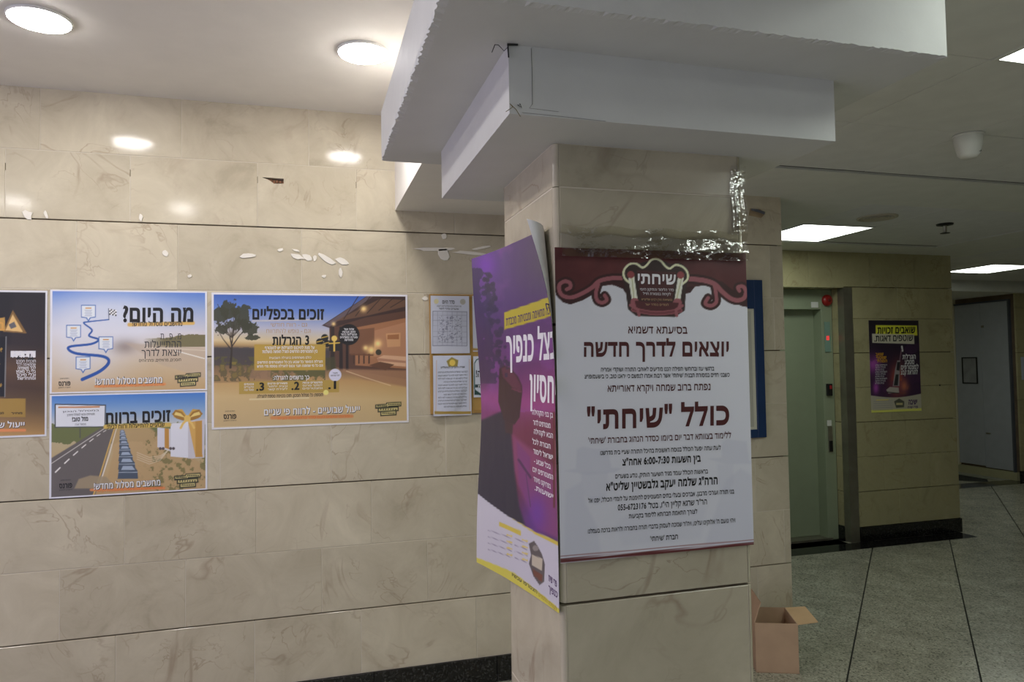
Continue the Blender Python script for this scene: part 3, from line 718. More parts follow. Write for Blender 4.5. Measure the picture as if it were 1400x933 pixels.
# ---------------- pillar poster (maroon and white)
W = (178, 178, 184)
Q = [(756, 339), (1018, 345), (1027, 742), (766, 770)]
def fpost(u, v, off):
    d = .0015+.0012*(1+np.sin(u*5+1)*np.sin(v*6)); return np.stack([.5185+(.9925-.5185)*u, 1.4585-off-d*.9, 1.1385+(1.8155-1.1385)*v], -1)
S = Sheet('poster', Q, fpost, 'white poster with a maroon scrolled heading, flat on the front of the pillar', group=None, gain=1.65)
def art(s):
    s.grad(s.Y, [(330, W), (770, (172, 172, 180))])
    # pale figures of two men in hats facing each other
    F = (150, 151, 166)
    s.poly([(771, 645), (786, 642), (787, 616), (795, 612), (812, 615), (829, 614), (834, 640), (848, 641), (838, 647), (800, 650)], F, .3, 3)
    s.poly([(793, 648), (829, 646), (830, 665), (824, 685), (812, 690), (796, 676)], F, .22, 4)
    s.poly([(772, 672), (794, 660), (800, 690), (815, 720), (822, 764), (770, 768)], F, .3, 5)
    s.poly([(966, 627), (984, 625), (985, 604), (992, 600), (1018, 603), (1021, 628), (1027, 633), (990, 634)], F, .3, 3)
    s.poly([(978, 634), (1000, 634), (1000, 660), (990, 676), (980, 668)], F, .2, 4)
    s.poly([(990, 655), (1010, 640), (1027, 650), (1027, 742), (960, 745), (975, 700)], F, .28, 5)
    s.poly([(840, 715), (880, 690), (930, 700), (965, 690), (955, 735), (850, 745)], F, .15, 6)
    MA = (68, 30, 33); DK = (48, 26, 28); PK = (128, 76, 82)
    up = [(754, 336), (1022, 342), (1024, 420), (1012, 418), (1003, 414), (996, 408), (985, 392), (965, 390), (946, 400), (885, 408), (850, 400), (835, 390), (822, 392), (812, 402), (795, 412), (778, 418), (768, 415), (758, 405)]
    s.poly(up, DK); 
    s.poly([(754, 336), (1022, 342), (1020, 386), (1000, 396), (985, 384), (960, 381), (940, 384), (840, 382), (815, 388), (800, 396), (775, 402), (758, 392)], MA)
    s.put(np.clip(s.noise(40, 2)-.35, 0, 1)*(s.Y < 392), (132, 70, 66), .6)
    s.poly([(822, 400), (838, 391), (850, 396), (858, 410), (866, 430), (810, 430), (800, 415)], W)
    s.poly([(1000, 424), (985, 408), (975, 393), (960, 390), (948, 392), (938, 405), (925, 430)], W)
    for k, (col, add) in enumerate(((DK, 7), (PK, 0))):
        s.curve([(852, 381), (835, 381), (818, 385), (808, 394), (795, 402), (780, 408), (768, 406), (763, 399), (763, 391), (770, 386), (777, 388), (778, 394), (773, 397)], 6+add, col, w1=5+add)
        s.curve([(816, 390), (813, 402), (815, 412), (822, 415), (828, 411), (825, 405)], 5+add, col)
        s.curve([(940, 381), (960, 383), (975, 388), (985, 398), (996, 407), (1006, 410), (1015, 407), (1018, 398), (1014, 391), (1007, 392), (1009, 397)], 7+add, col, w1=5+add)
        s.curve([(975, 390), (977, 403), (977, 413), (970, 418), (962, 415), (966, 407)], 5+add, col)
    # emblem: scroll and crown outline
    CR_ = (196, 194, 160)
    s.poly([(848, 378), (852, 366), (862, 359), (873, 360), (884, 357), (895, 353), (906, 357), (915, 361), (928, 359), (938, 366), (941, 378), (936, 394), (934, 425), (920, 434), (868, 433), (857, 424), (853, 395)], (46, 34, 34))
    s.curve([(866, 392), (853, 382), (851, 371), (858, 362), (868, 361), (876, 366), (882, 363), (888, 356), (895, 354), (902, 357), (908, 364), (914, 367), (922, 362), (932, 365), (938, 373), (937, 383), (925, 392)], 3, CR_)
    s.poly([(869, 370), (922, 372), (917, 412), (874, 411)], (62, 34, 36))
    for x in (861, 929):
        dx = 5 if x < 900 else -5
        s.line([(x, 378), (x+dx, 411)], 8, (200, 198, 178)); s.line([(x+1, 380), (x+dx-1, 409)], 1.2, (150, 150, 110)); s.disc(x-.5, 376, 5, (120, 60, 62)); s.disc(x+dx, 414, 6, PK)
    s.poly([(866, 412), (926, 414), (922, 431), (870, 430)], (70, 36, 40)); s.curve([(864, 424), (895, 429), (928, 425)], 6, PK); s.curve([(864, 424), (895, 429), (928, 425)], 3.4, (98, 52, 58))
    s.line([(860, 418), (870, 424), (872, 432)], 4, PK); s.line([(931, 418), (922, 424), (923, 432)], 4, PK)
    sl = (755-445.1)/(896-4108.1)
    s.box(700, 752, 1100, 756, (78, 34, 36), slope=sl*1.0); s.box(700, 750.6, 1100, 751.4, (86, 46, 48), slope=sl); s.box(700, 747, 1100, 748.2, (120, 80, 80), slope=sl)
    s.box(700, 757.6, 1100, 761, (172, 170, 172), .0, slope=sl)
S.paint(230, 360, art)
for t, x0, x1, yc, h, mt, st in (
    ('שיחתי', 870, 922, 388, 12, I_WHT, 'S'), ('סדר הלימוד והתיקון היומי', 873, 919, 398, 3.2, I_WHT, 'r'), ('לקיחת במסורת חז״ל', 877, 915, 404, 3.2, I_WHT, 'r'),
    ('בנשיאות מרן רבינו שליט״א', 875, 917, 411.5, 2.6, I_TAN, 'r'), ('לומדים בסדר ישר', 880, 912, 418.5, 2.6, I_TAN, 'r'),
    ('בסיעתא דשמיא', 857, 937.5, 456.5, 8.8, I_MAR, 's'), ('יוצאים לדרך חדשה', 796.8, 994, 487, 17.5, I_MAR, 'S'),
    ('ברגשי עוז וברוחשי תפילה הננו מודיעים לאוהבי התורה ושוקדי אמריה', 820, 974, 508, 4.8, I_BLK, 's'),
    ("כשבני חז״ם במסורת תבנית 'שיחתי' אשר רבות אמרו לנפשם כי יראנו טוב, כי בישעסופו״צ", 797.6, 995, 517, 4.8, I_BLK, 's'),
    ('נפתח ברוב שמחה ויקרא דאורייתא', 829, 969, 535, 8, I_MAR, 's'), ('כולל "שיחתי"', 801, 994.5, 583, 23, I_MAR, 'S'),
    ("ללימוד בצוותא דבר יום ביומו כסדר הנהוג בחבורת 'שיחתי'", 802.7, 997, 603, 6.8, I_MAR, 's'),
    ('לעת עתה יפעל הכולל בנוסח ראשונית בהיכל התורה שע״י בית מדרשנו', 819, 983, 618.6, 5, I_BLK, 's'),
    ('בין השעות 6:00-7:30 אחה"צ', 849, 955.8, 633.6, 7.6, I_BLK, 'S'),
    ('בראשות הכולל עומד מגיד השיעור הותיק, נודע בשערים', 839.5, 965.6, 650.5, 5, I_BLK, 's'),
    ('הרה"ג שלמה יעקב גלבשטיין שליט"א', 827, 978.5, 665.8, 8.6, I_BLK, 'S'),
    ('בני תורה ועורכי מרבנן, אברכים ובעלי בתים המעוניינים להימנות על לומדי הכולל, יפנו אל', 802.7, 1000.8, 680.5, 5, I_BLK, 's'),
    ('הר"ר שרגא קליין הי"ו, בטל\' 055-6723176', 843, 964, 693, 6.4, I_BLK, 's'), ('לצורך התאמת חברותא ללימוד בקביעות', 858, 950.7, 704.5, 5, I_BLK, 's'),
    ("ויהי נועם ה' אלוקינו עלינו, ויה\"ר שנזכה לעסוק בדברי תורה בחבורה ולראות ברכה בעמלנו", 802.7, 1002, 720.5, 5, I_BLK, 's'),
    ("חברת 'שיחתי'", 886.9, 924.4, 737, 5.6, I_BLK, 's')):
    S.text(t, x0, x1, yc, h, mt, st)
# clear tape above and beside it, crumpled
def film(name, x0, x1, z0, z1, y, label, seed, amp=.004, nx=60, nz=14):
    r = random.Random(seed); vs = []; fs = []
    for k in range(nz+1):
        for i in range(nx+1):
            a, b = i/nx, k/nz
            vs.append((x0+(x1-x0)*a+.002*math.sin(b*7), y-.001-amp*abs(math.sin(a*9+seed)*math.sin(b*3+1))-amp*.35*r.random(), z0+(z1-z0)*b+.003*math.sin(a*23+seed)*(b > .5)))
    for k in range(nz):
        for i in range(nx): n = k*(nx+1)+i; fs.append((n, n+1, n+nx+2, n+nx+1))
    return mobj(name, vs, fs, CLEAR, smooth=True, label=label, cat='tape')
film('clear_tape', PX0+.01, PX1+.004, 1.796, 1.862, 1.4515, 'shiny crumpled strip of clear tape along the top of the maroon-headed poster', 2)
film('clear_tape', PX1-.035, PX1+.006, 1.865, 2.02, 1.4555, 'narrow clear plastic strip down the right edge of the pillar above the poster', 5, .003, 8, 40)

# ---------------- purple poster on the pillar's left face
Q2 = [(656, 353), (756, 316), (764, 838), (657, 766)]
def ppost(u, v, off):
    Ya = 2.15-.692*u; zt = 1.893-.030*u; zb = .966+.067*u; z = zb+(zt-zb)*v
    back = np.clip((Ya-1.86)/.29, 0, 1)
    x = .5165-.018*back**1.5*np.abs(2*v-1)**1.5-.004*back*np.sin(v*9)-.002-.003*np.sin(u*6)*np.sin(v*5+1)**2
    y = Ya+0*v
    # the upper front corner curls outwards, showing its white back
    vs = np.clip((v-.60)/.40, 0, 1); wd = .062*vs**1.3; d = np.clip((u*.688-(.688-wd)), 0, None)
    R_ = .028; th = np.minimum(d/R_, 2.1); ex = d-th*R_
    has = d > 1e-6
    cy = y+d                                             # hinge line
    x2 = x-R_*(1-np.cos(th))-ex*np.sin(th); y2 = cy-R_*np.sin(th)-ex*np.cos(th)
    nx_, ny_ = -np.cos(th), np.sin(th)
    x = np.where(has, x2, x); y = np.where(has, y2, y)
    z = z+.02*vs*(d/.06)
    return np.stack([x+np.where(has, nx_, -1)*off, y+np.where(has, ny_, 0)*off, z], -1)
S = Sheet('poster', Q2, ppost, 'tall purple poster with a hatted silhouette peeling off the left face of the pillar', gain=1.1, vp=(418., 505.5), mat=print_mat(.45, .08))
def art(s):
    t = (s.Y-330)/430+(s.X-700)/900
    s.grad(t, [(0, (96, 66, 128)), (.2, (86, 56, 110)), (.4, (98, 52, 104)), (.5, (128, 62, 116)), (.62, (112, 46, 78)), (.75, (100, 40, 66)), (.9, (92, 44, 104)), (1.1, (74, 48, 104))])
    n = s.noise(30, 5); s.put((n-.45)*3*(s.Y < 560), (150, 92, 168), .6)
    s.put(np.clip((s.X-700)/50, 0, 1)*np.clip((430-s.Y)/60, 0, 1), (86, 80, 92), .85)
    s.put(np.exp(-((s.X-672)/13)**2-((s.Y-362)/22)**2), (128, 66, 176), .9)
    nn = s.noise(9, 8); s.put(((nn+(672+(s.Y-350)*.12-s.X)/45) > .62)*((s.Y > 365) & (s.Y < 520))*.8, (52, 36, 76))
    s.put(np.exp(-((s.Y-(545+(s.X-700)*.15))/14)**2), (170, 88, 150), .6)
    s.poly([(704, 590), (765, 640), (765, 735), (735, 722), (704, 640)], (150, 84, 128), .7, 6)
    s.poly([(710, 600), (728, 622), (726, 690), (712, 660)], (128, 66, 122), .9, 3)
    s.put(np.exp(-((s.X-735)/14)**2-((s.Y-700)/30)**2), (112, 62, 158), .8)
    s.line([(712, 625), (728, 650)], 3, (78, 40, 84)); s.line([(722, 645), (727, 690)], 1.2, (90, 50, 100))
    s.line([(758, 562), (758, 690)], 2.5, (96, 40, 50)); s.line([(760, 600), (763, 720)], 2, (150, 110, 110), .6)
    s.poly([(655, 570), (690, 558), (702, 590), (706, 640), (712, 690), (722, 725), (655, 690)], (34, 28, 54), 1, 4)
    s.poly([(692, 560), (706, 556), (704, 590), (694, 588)], (56, 30, 44), 1, 2)
    s.poly([(687, 500), (694, 496), (702, 500), (712, 512), (717, 524), (717.5, 533), (714, 567), (707, 577), (692, 570), (684, 545)], (48, 20, 38), 1, 1.5)
    s.poly([(690, 500), (697, 498), (708, 509), (716, 524), (716, 532), (704, 526), (692, 512)], (88, 40, 66), 1, 2)
    s.line([(704, 528), (716, 533)], 2, (120, 60, 90), .8)
    for k_ in range(60):
        a_ = rng.random(); y_ = 372+150*rng.random()**1.2; x_ = 660+(y_-350)*.18+14*a_; s.disc(x_, y_, 1.6+2.6*rng.random(), (44, 30, 64), .8)
    s.poly([(694.6, 425), (762, 405), (764, 431), (694.6, 448)], (190, 176, 62))
    yb = np.interp(s.X, [655, 670, 696, 733, 765], [668, 681, 702, 725, 738])
    s.put((s.Y-yb), (196, 192, 204)); s.put(np.clip((s.Y-yb)*.7, 0, 1)*np.clip((7*np.clip((s.X-690)/70, 0, 1)-(s.Y-yb)), 0, 1), (206, 184, 70))
    yl = np.interp(s.X, [657, 705, 764], [766, 790, 838]); s.put((s.Y-(yl-7)), (208, 196, 76))
    s.poly([(686, 711), (714, 724), (714, 731), (686, 717)], (206, 184, 70))
    s.poly([(724, 742), (731, 738), (736, 746), (741, 756), (745, 770), (744, 795), (738, 800), (730, 788), (724, 770), (727, 758)], (88, 80, 84)); s.poly([(728, 757), (742, 763), (741, 780), (728, 772)], (190, 178, 160))
    s.poly([(729, 777), (742, 786), (741, 796), (730, 786)], (110, 60, 50)); s.disc(733, 748, 4, (140, 132, 130))
    for k in range(4):
        for (xa, xb, y) in ((672, 702, 722), (706, 722, 733)):
            yy = y+k*9+(2 if xa > 700 else 0); s.line([(xa, yy), (xb, yy+(xb-xa)*.42)], .9, (120, 110, 140), .8); s.line([(xb-6, yy-5+(xb-xa)*.42), (xb, yy-3+(xb-xa)*.42)], 2, (214, 190, 90))
_art = art
def art(s):
    _art(s); g = s.c.mean(1, keepdims=True); d = (s.Y < np.interp(s.X, [655, 670, 696, 733, 765], [668, 681, 702, 725, 738]))[:, None]; s.c = np.where(d, np.clip((g+(s.c-g)*1.35)*.9, 0, 255), s.c)
S.paint(181, 301, art, nb=181, thick=.0009)
S.text('תמיכה מתאימה ומבטיחה מכבדת', 697, 760, 436, 9.5, I_PUR, 'b')
S.text('בצל כנפיך', 697, 761, 490, 33, I_WHT, 'x', name='heading'); S.text('יחסיון', 727, 762, 546, 33, I_WHT, 'x', name='heading')
for i, (t, y) in enumerate(zip(('בן בני הקהילה', 'מצטרפים לדור', 'הבא לקהילה', 'חבורת לכל', 'ישראל לימוד', 'בכל שבוע -', 'המצטרפים יזכו', 'בפרויקט מיוחד', 'ישועות.'), (566, 580, 593, 607, 621, 634, 647, 660, 673))):
    S.text(t, 731+(i % 3), 757-(i % 2)*3, y, 6, I_WHT, 'b')
S.text('פרי שיח', 750, 761, 797, 8, I_PUR, 'x', slope=.75); S.text('כנפיך', 750, 762, 812, 8, I_PUR, 'x', slope=.75)
S.text('הצטרפו עכשיו', 702, 735, 800, 4.5, I_NAVY, 'b', slope=.75); S.text('לקהילת הלומדים', 737, 761, 825, 4.5, I_GLD, 'b', slope=.8)

# ---------------- posters on the left wall
def brush(s, x0, x1, y, h, col): s.line([(x0, y+1), ((x0+x1)/2, y), (x1, y-1)], h, col, soft=1.6)
def badge(s, x0, y0, x1, y1):
    w_, h_ = x1-x0, y1-y0; D = (38, 38, 30); C_ = (192, 178, 120)
    for (a, b, c, d) in ((.42, 0, 1, .34), (0, .14, .62, .46), (.1, .36, .9, .7), (.2, .6, .82, 1)):
        s.box(x0+a*w_, y0+b*h_, x0+c*w_, y0+d*h_, D, slope=-.06)
    for (a, b, c, d) in ((.45, .06, .97, .26), (.04, .2, .5, .36), (.14, .44, .86, .62), (.24, .7, .78, .92)):
        s.box(x0+a*w_, y0+b*h_, x0+c*w_, y0+d*h_, C_, slope=-.06)
    for k in range(7):
        for (ya, xa, xb) in ((.16, .48, .95), (.28, .07, .47), (.53, .17, .83), (.81, .27, .75)):
            xx = x0+w_*(xa+(xb-xa)*(k+.5)/7); s.box(xx-.02*w_, y0+(ya-.05)*h_, xx+.02*w_, y0+(ya+.05)*h_, D)
def brand(S_, x0, x1, y, slope=None):
    S_.text('פורנס', x0, x1, y, (x1-x0)*.33, I_BLK, 'x', slope=slope); S_.text('הופכים חסכון', x0+2, x1-2, y-(x1-x0)*.55, 1.5, I_NAVY, slope=slope); S_.text('החברה לחסכון', x0, x1, y+3.4, 1.5, I_NAVY, slope=slope)
GL = dict(gain=1.27)
# A: route map
S = Sheet('poster', [(68.5, 397.3), (283.5, 399.8), (284, 535.5), (68, 538)], flat(-1.052, -.428, 1.474, 1.921, YW-.001, .001, 1), 'blue and sand poster with a winding blue route map, upper left of the wall', **GL)
def art(s):
    s.grad(s.Y+(s.noise(60, 1)-.5)*8, [(396, (70, 108, 186)), (425, (142, 158, 194)), (455, (196, 190, 196)), (475, (196, 178, 160)), (500, (188, 166, 134)), (540, (180, 148, 104))])
    s.put(np.exp(-((s.X-175)/70)**2-((s.Y-440)/40)**2)+np.exp(-((s.X-110)/60)**2-((s.Y-470)/60)**2), (202, 204, 214), .75)
    s.put(np.exp(-((s.X-170)/18)**2-((s.Y-475)/10)**2), (90, 70, 60), .45)
    hy = 466-5*np.clip((s.X-215)/40, 0, 1)-s.noise(7, 4)*4; s.put(((s.Y > hy) & (s.Y < 476) & (s.X > 195))*np.clip((s.X-195)/30, 0, 1), (112, 104, 74))
    s.poly([(170, 470), (284, 478), (284, 520), (220, 500)], (176, 158, 140), .6, 3); s.line([(240, 481), (280, 492)], 1.2, (226, 220, 210)); s.line([(200, 476), (284, 481)], .8, (206, 196, 180))
    P = [(148, 438), (119, 441), (114, 443), (125, 452), (121, 460), (134, 465), (124, 471), (97, 474), (93, 478), (105, 484), (140, 488), (148, 496), (136, 508), (112, 519)]
    s.curve(P, 1.4, (40, 78, 150), w1=4.6); 
    for cx, cy in ((120, 428), (100, 455), (144, 471), (113, 498)):
        b = [(cx-10, cy-10), (cx+10, cy-10), (cx+10, cy+7), (cx+3, cy+8), (cx, cy+13), (cx-3, cy+8), (cx-10, cy+7)]
        s.poly(b, (60, 96, 160)); s.poly([(cx-9, cy-9), (cx+9, cy-9), (cx+9, cy+6), (cx+2, cy+7), (cx, cy+10.5), (cx-2, cy+7), (cx-9, cy+6)], (206, 210, 220))
        s.box(cx-4, cy-6.5, cx+4, cy-5, (190, 140, 70)); 
        for k in range(5): s.box(cx-5+k % 2, cy-3.4+k*2, cx+5-k % 2, cy-2.7+k*2, (150, 156, 176))
    s.line([(147.5, 423), (148, 438)], .8, (40, 50, 70))
    for i in range(5):
        for k in range(4): s.box(148.5+i*2, 423.5+k*2+i*.4, 150.5+i*2, 425.5+k*2+i*.4, (40, 40, 44) if (i+k) % 2 else (230, 230, 230))
    brush(s, 176, 264, 444, 5, (204, 166, 92)); brush(s, 130, 225, 527.5, 3.5, (206, 140, 88)); badge(s, 239, 511.5, 275, 530); s.border((.012, .016), (206, 206, 214))
S.paint(280, 180, art)
S.text('מה היום?', 167, 264.5, 440.8, 18, I_BLK, 'x', name='heading'); S.text('מחשבים מסלול מחדש!', 180, 249, 447, 5.5, I_NAVY, 'b')
S.text('מ . פ . ת', 219, 247.5, 465.3, 8, I_NAVY); S.text('ההתייעלות', 197, 247.5, 476.6, 8.6, I_NAVY); S.text('יוצאת לדרך', 193, 247.5, 488, 8.6, I_NAVY); S.text('חוסכים, מרוויחים, ומתרווחים', 189.5, 247.5, 495.6, 3.6, I_BLK)
S.text('מחשבים מסלול מחדש!', 130, 222, 526, 8, I_NAVY, 'x', lift=-.0003); S.text('מחשבים מסלול מחדש!', 129.4, 221.4, 525.4, 7.4, I_WHT, 'b', lift=.0004); S.text('פורנס עושים לכם סדר בחשבונות הבית', 134, 224, 529.6, 2.6, I_ORG); brand(S, 80, 96, 527)
S.text('מחשבים', 243, 262, 519, 2.6, I_NAVY, 'b', lift=.0002)
# B: road poster
S = Sheet('poster', [(68, 538.5), (284, 536), (284, 670.5), (67, 682)], flat(-1.052, -.428, 1.028, 1.470, YW-.001, .001, 2), 'poster of a road, billboard, queued cars and gift box, lower left of the wall', **GL)
def art(s):
    s.grad(s.Y, [(535, (58, 110, 186)), (560, (120, 150, 190)), (578, (176, 180, 186)), (584, (170, 160, 130)), (640, (176, 152, 112)), (682, (170, 140, 96))])
    n = s.noise(6, 9); s.put(((s.Y > 574+n*10) & (s.Y < 600+n*10)), (92, 100, 58), .9); s.put(((s.Y > 590) & (n > .5) & (s.X > 190)), (108, 106, 62), .8)
    s.poly([(150, 582), (205, 585), (284, 640), (284, 684), (140, 684), (155, 620)], (172, 144, 104), .9, 3)
    s.put((n > .58)*((s.X > 200) & (s.Y > 590)), (104, 100, 60), .7)
    s.poly([(140, 584), (158, 585), (140, 650), (126, 690), (60, 690), (60, 632)], (96, 90, 88), 1, 1.5)
    s.line([(157, 586), (146, 622), (136, 655), (128, 678)], 1.6, (196, 160, 90), w1=2.2); s.line([(160, 586), (150, 622), (141, 650), (135, 668)], 1, (206, 200, 190), w1=2.2); s.line([(143, 586), (60, 640)], 1, (190, 186, 180))
    for k in range(8):
        t0 = k/8.; t1 = t0+.06; f = lambda t: (151-82*t**1.3, 586+66*t**1.6); s.line([f(t0), f(t1)], .6+t0*1.6, (214, 210, 206))
    for k in range(9):
        t = (k/8.)**1.7; x = 168+8*t; y = 590+54*t; w2 = 4+12*t; h2 = 3+8*t
        s.poly([(x-w2*.9, y+h2), (x-w2*.8, y-h2*.1), (x-w2*.55, y-h2*.7), (x+w2*.45, y-h2*.7), (x+w2*.8, y), (x+w2*.85, y+h2)], (70, 80, 96)); s.poly([(x-w2*.6, y-h2*.1), (x-w2*.45, y-h2*.6), (x+w2*.35, y-h2*.6), (x+w2*.6, y-h2*.1)], (150, 162, 180)); s.line([(x-w2*.8, y+.2*h2), (x+w2*.8, y+.2*h2)], .8, (170, 180, 192))
    s.poly([(102, 668), (108, 655), (124, 650), (146, 652), (160, 668)], (150, 134, 108), .9, 2)
    s.poly([(216, 585), (234, 587), (234, 618), (216, 612)], (196, 194, 204)); s.poly([(234, 580), (266, 577), (266, 628), (234, 625)], (206, 206, 216)); s.poly([(258, 577), (281, 574), (280, 627), (258, 628)], (186, 182, 190))
    s.poly([(226, 586), (232, 587), (232, 615), (226, 613)], (176, 128, 60)); s.poly([(258, 578), (268, 577), (278, 626), (268, 626)], (196, 154, 84)); s.poly([(268, 577), (277, 576), (277, 626), (268, 626)], (176, 132, 64))
    for dx in (-1, 1): s.line([(257, 574), (257+dx*8, 562), (257+dx*16, 563), (257+dx*17, 570), (257, 575)], 3.4, (190, 150, 70)); s.line([(257, 574), (257+dx*6, 580), (257+dx*9, 586)], 3, (210, 176, 100))
    for dx in (-1, 1):
        s.poly([(257, 574), (257+dx*7, 564), (257+dx*16, 561), (257+dx*21, 567), (257+dx*15, 573), (257+dx*6, 576)], (150, 108, 46)); s.poly([(257+dx*3, 572), (257+dx*9, 566), (257+dx*16, 564), (257+dx*18, 568), (257+dx*10, 570)], (220, 190, 116))
    s.disc(257, 573, 4.5, (206, 172, 92)); 
    for x in (234, 238, 220, 224): s.disc(x, 614, 2, (80, 70, 76))
    for k in range(4): s.line([(188, 619+k*3), (205, 626+k*3), (220, 624+k*2), (232, 615)], .7, (206, 196, 176), .8)
    s.poly([(75, 551), (145.5, 553), (145, 584), (75, 584)], (60, 62, 68)); s.poly([(76.5, 552.5), (144, 554.5), (143.5, 582.8), (76.5, 582.8)], (206, 208, 218)); s.line([(110, 584), (110, 598)], 1.4, (80, 78, 76))
    s.box(80, 555, 137, 557, (180, 120, 70)); brush(s, 145, 232, 582.5, 6, (196, 166, 84)); brush(s, 125, 225, 669, 3.5, (206, 130, 80)); badge(s, 239, 648, 275, 668); s.border((.012, .016), (206, 206, 214))
S.paint(280, 180, art)
S.text('זוכים ברווח', 145.5, 234, 578, 14.5, I_BLK, 'x', name='heading'); S.text('שבועיים להתייעלות ורווח לבית!', 147, 226, 585, 5, I_BLK, 'b')
S.text('מצטרפים עכשיו למסלול החסכון', 92, 130, 567.6, 2.8, I_NAVY); S.text('מזל טוב!', 99, 121, 575.2, 5, I_BLK, 'x'); S.text('מספר זוכה', 103, 118, 581, 2.4, I_NAVY); S.text('במסלול הנכון', 86, 136, 562.4, 2.0, I_NAVY)
S.text('מחשבים מסלול מחדש!', 129.6, 220.6, 667.4, 8, I_NAVY, 'x', lift=-.0003); S.text('מחשבים מסלול מחדש!', 129, 220, 666.8, 7.4, I_WHT, 'b', lift=.0004); S.text('פורנס עושים לכם סדר בחשבונות הבית', 134, 223, 671.2, 2.6, I_ORG); brand(S, 81, 99, 667)
# C: house poster
S = Sheet('poster', [(289, 400), (557, 402.5), (560.5, 579), (290, 588.5)], flat(-.409, .479, 1.296, 1.917, YW-.001, .001, 3), 'large landscape poster of a veranda house and a tree at dusk on the left wall', **GL)
def art(s):
    s.grad(s.Y-(s.X-420)*.02, [(400, (52, 84, 160)), (425, (96, 122, 184)), (450, (170, 170, 186)), (468, (200, 180, 140)), (474, (170, 140, 96)), (480, (70, 60, 60)), (498, (92, 72, 60)), (520, (176, 140, 92)), (545, (190, 164, 118)), (590, (182, 158, 118))])
    n = s.noise(8, 3); s.put(((s.Y > 474+n*3) & (s.Y < 500) & (s.X < 450)), (66, 62, 66), .7); s.put(((s.Y > 488) & (s.Y < 522) & (s.X < 445) & (n > .45)), (86, 80, 52), .9); s.put((s.Y > 495)*(s.Y < 520)*(n > .62)*(s.X < 380), (128, 112, 52), .8)
    s.put(((s.Y > 500) & (s.Y < 524) & (s.X < 400)), (110, 86, 62), .35); s.poly([(345, 505), (376, 508), (370, 520), (340, 518)], (140, 110, 86), .8, 2)
    # tree
    s.line([(315, 503), (316, 490), (317, 474), (314, 460)], 3.2, (54, 44, 40), w1=1.6); s.line([(317, 474), (328, 458), (338, 450)], 1.6, (54, 44, 40), w1=.7); s.line([(316, 478), (305, 464), (298, 452)], 1.5, (54, 44, 40), w1=.7); s.line([(317, 470), (320, 445)], 1.4, (54, 44, 40))
    n2 = s.noise(7, 12)
    for cx, cy, rx, ry in ((300, 432, 11, 14), (314, 424, 14, 14), (330, 430, 13, 16), (322, 444, 18, 9), (340, 450, 13, 8), (303, 452, 9, 7), (342, 462, 10, 4)):
        d = np.hypot((s.X-cx)/rx, (s.Y-cy)/ry); s.put((d+(n2-.5)*1.7 < .9)*1., (58, 58, 44), .92)
    for k_ in range(26):
        a_ = k_*2.4; s.line([(317, 462), (317+26*math.cos(a_)*(.5+.5*((k_*7) % 5)/5), 440+20*math.sin(a_)*(.6+.4*((k_*3) % 4)/4))], .5, (60, 50, 42), .8)
    # house
    WM = (128, 88, 62)
    s.poly([(450, 447), (558, 400), (560, 520), (470, 505), (452, 500)], (86, 60, 50)); s.poly([(440, 445), (505, 402), (560, 402), (560, 424), (500, 434), (452, 449)], (60, 44, 42)); s.poly([(443, 444), (506, 402), (514, 402), (450, 447)], (94, 80, 84)); s.poly([(456, 440), (520, 408), (558, 410), (558, 418), (500, 432)], (104, 76, 58), .8)
    for k in range(5): s.line([(470+k*16, 436-k*4), (490+k*16, 404+k)], 1, (48, 36, 36))
    s.poly([(486, 448), (558, 434), (558, 505), (486, 500)], (150, 104, 74)); s.poly([(512, 452), (556, 440), (556, 492), (512, 488)], (166, 120, 90), .9); s.poly([(478, 452), (512, 448), (512, 486), (478, 484)], (116, 80, 60))
    s.poly([(528, 456), (548, 455), (548, 474), (530, 475)], (186, 140, 100)); s.poly([(530, 458), (546, 457), (546, 464), (530, 464)], (150, 100, 66))
    for x, y, r in ((497, 422, 2.5), (517, 470, 3), (508, 479, 3.5), (456, 443, 1.6), (500, 476, 2)): s.put(np.exp(-((s.X-x)**2+(s.Y-y)**2)/(r*r*3)), (255, 214, 140), .9)
    s.poly([(452, 447), (457, 447), (458, 505), (452, 505)], (52, 40, 38)); s.poly([(464, 447), (468, 447), (469, 508), (464, 507)], (44, 34, 34)); s.poly([(473, 446), (476, 446), (477, 510), (473, 508)], (44, 34, 34))
    s.poly([(458, 505), (558, 507), (558, 530), (500, 520)], (150, 112, 84), .9, 3); s.line([(474, 508), (500, 517), (535, 528)], 1, (214, 190, 150), .8)
    s.poly([(516, 490), (525, 486), (556, 488), (556, 502), (520, 499)], (196, 156, 124)); s.poly([(517, 490), (556, 494), (556, 497), (517, 494)], (160, 116, 92)); s.poly([(505, 500), (520, 495), (540, 499), (528, 507)], (96, 66, 50))
    for k in range(4): s.line([(484+k*7, 485), (484+k*7, 497)], 2, (70, 48, 40))
    s.line([(480, 485), (510, 486)], 2, (104, 70, 50)); s.disc(518, 482, 4, (62, 58, 46))
    s.poly([(445, 490), (458, 488), (460, 505), (447, 507)], (70, 66, 44), .8, 2)
    s.put(((s.X > 370) & (s.X < 443) & (s.Y > 507) & (s.Y < 520) & (n > .4)), (92, 88, 50), .7)
    for cx, cy in ((437, 468), (444, 462), (447, 470)): s.disc(cx, cy, 5, (36, 34, 34)); s.line([(cx-4, cy), (cx+4, cy-2)], 1.4, (190, 158, 70))
    s.box(450, 466, 464, 480, (40, 38, 38)); s.line([(450, 470), (464, 469)], 1.8, (200, 166, 72)); s.line([(457, 462), (457, 480)], 2.4, (206, 172, 80)); s.disc(457, 463, 4, (214, 184, 96))
    s.box(347.6, 471, 445, 506.8, (170, 140, 62), slope=-.002); s.box(327, 521.5, 464, 538.5, (166, 138, 66), slope=-.02)
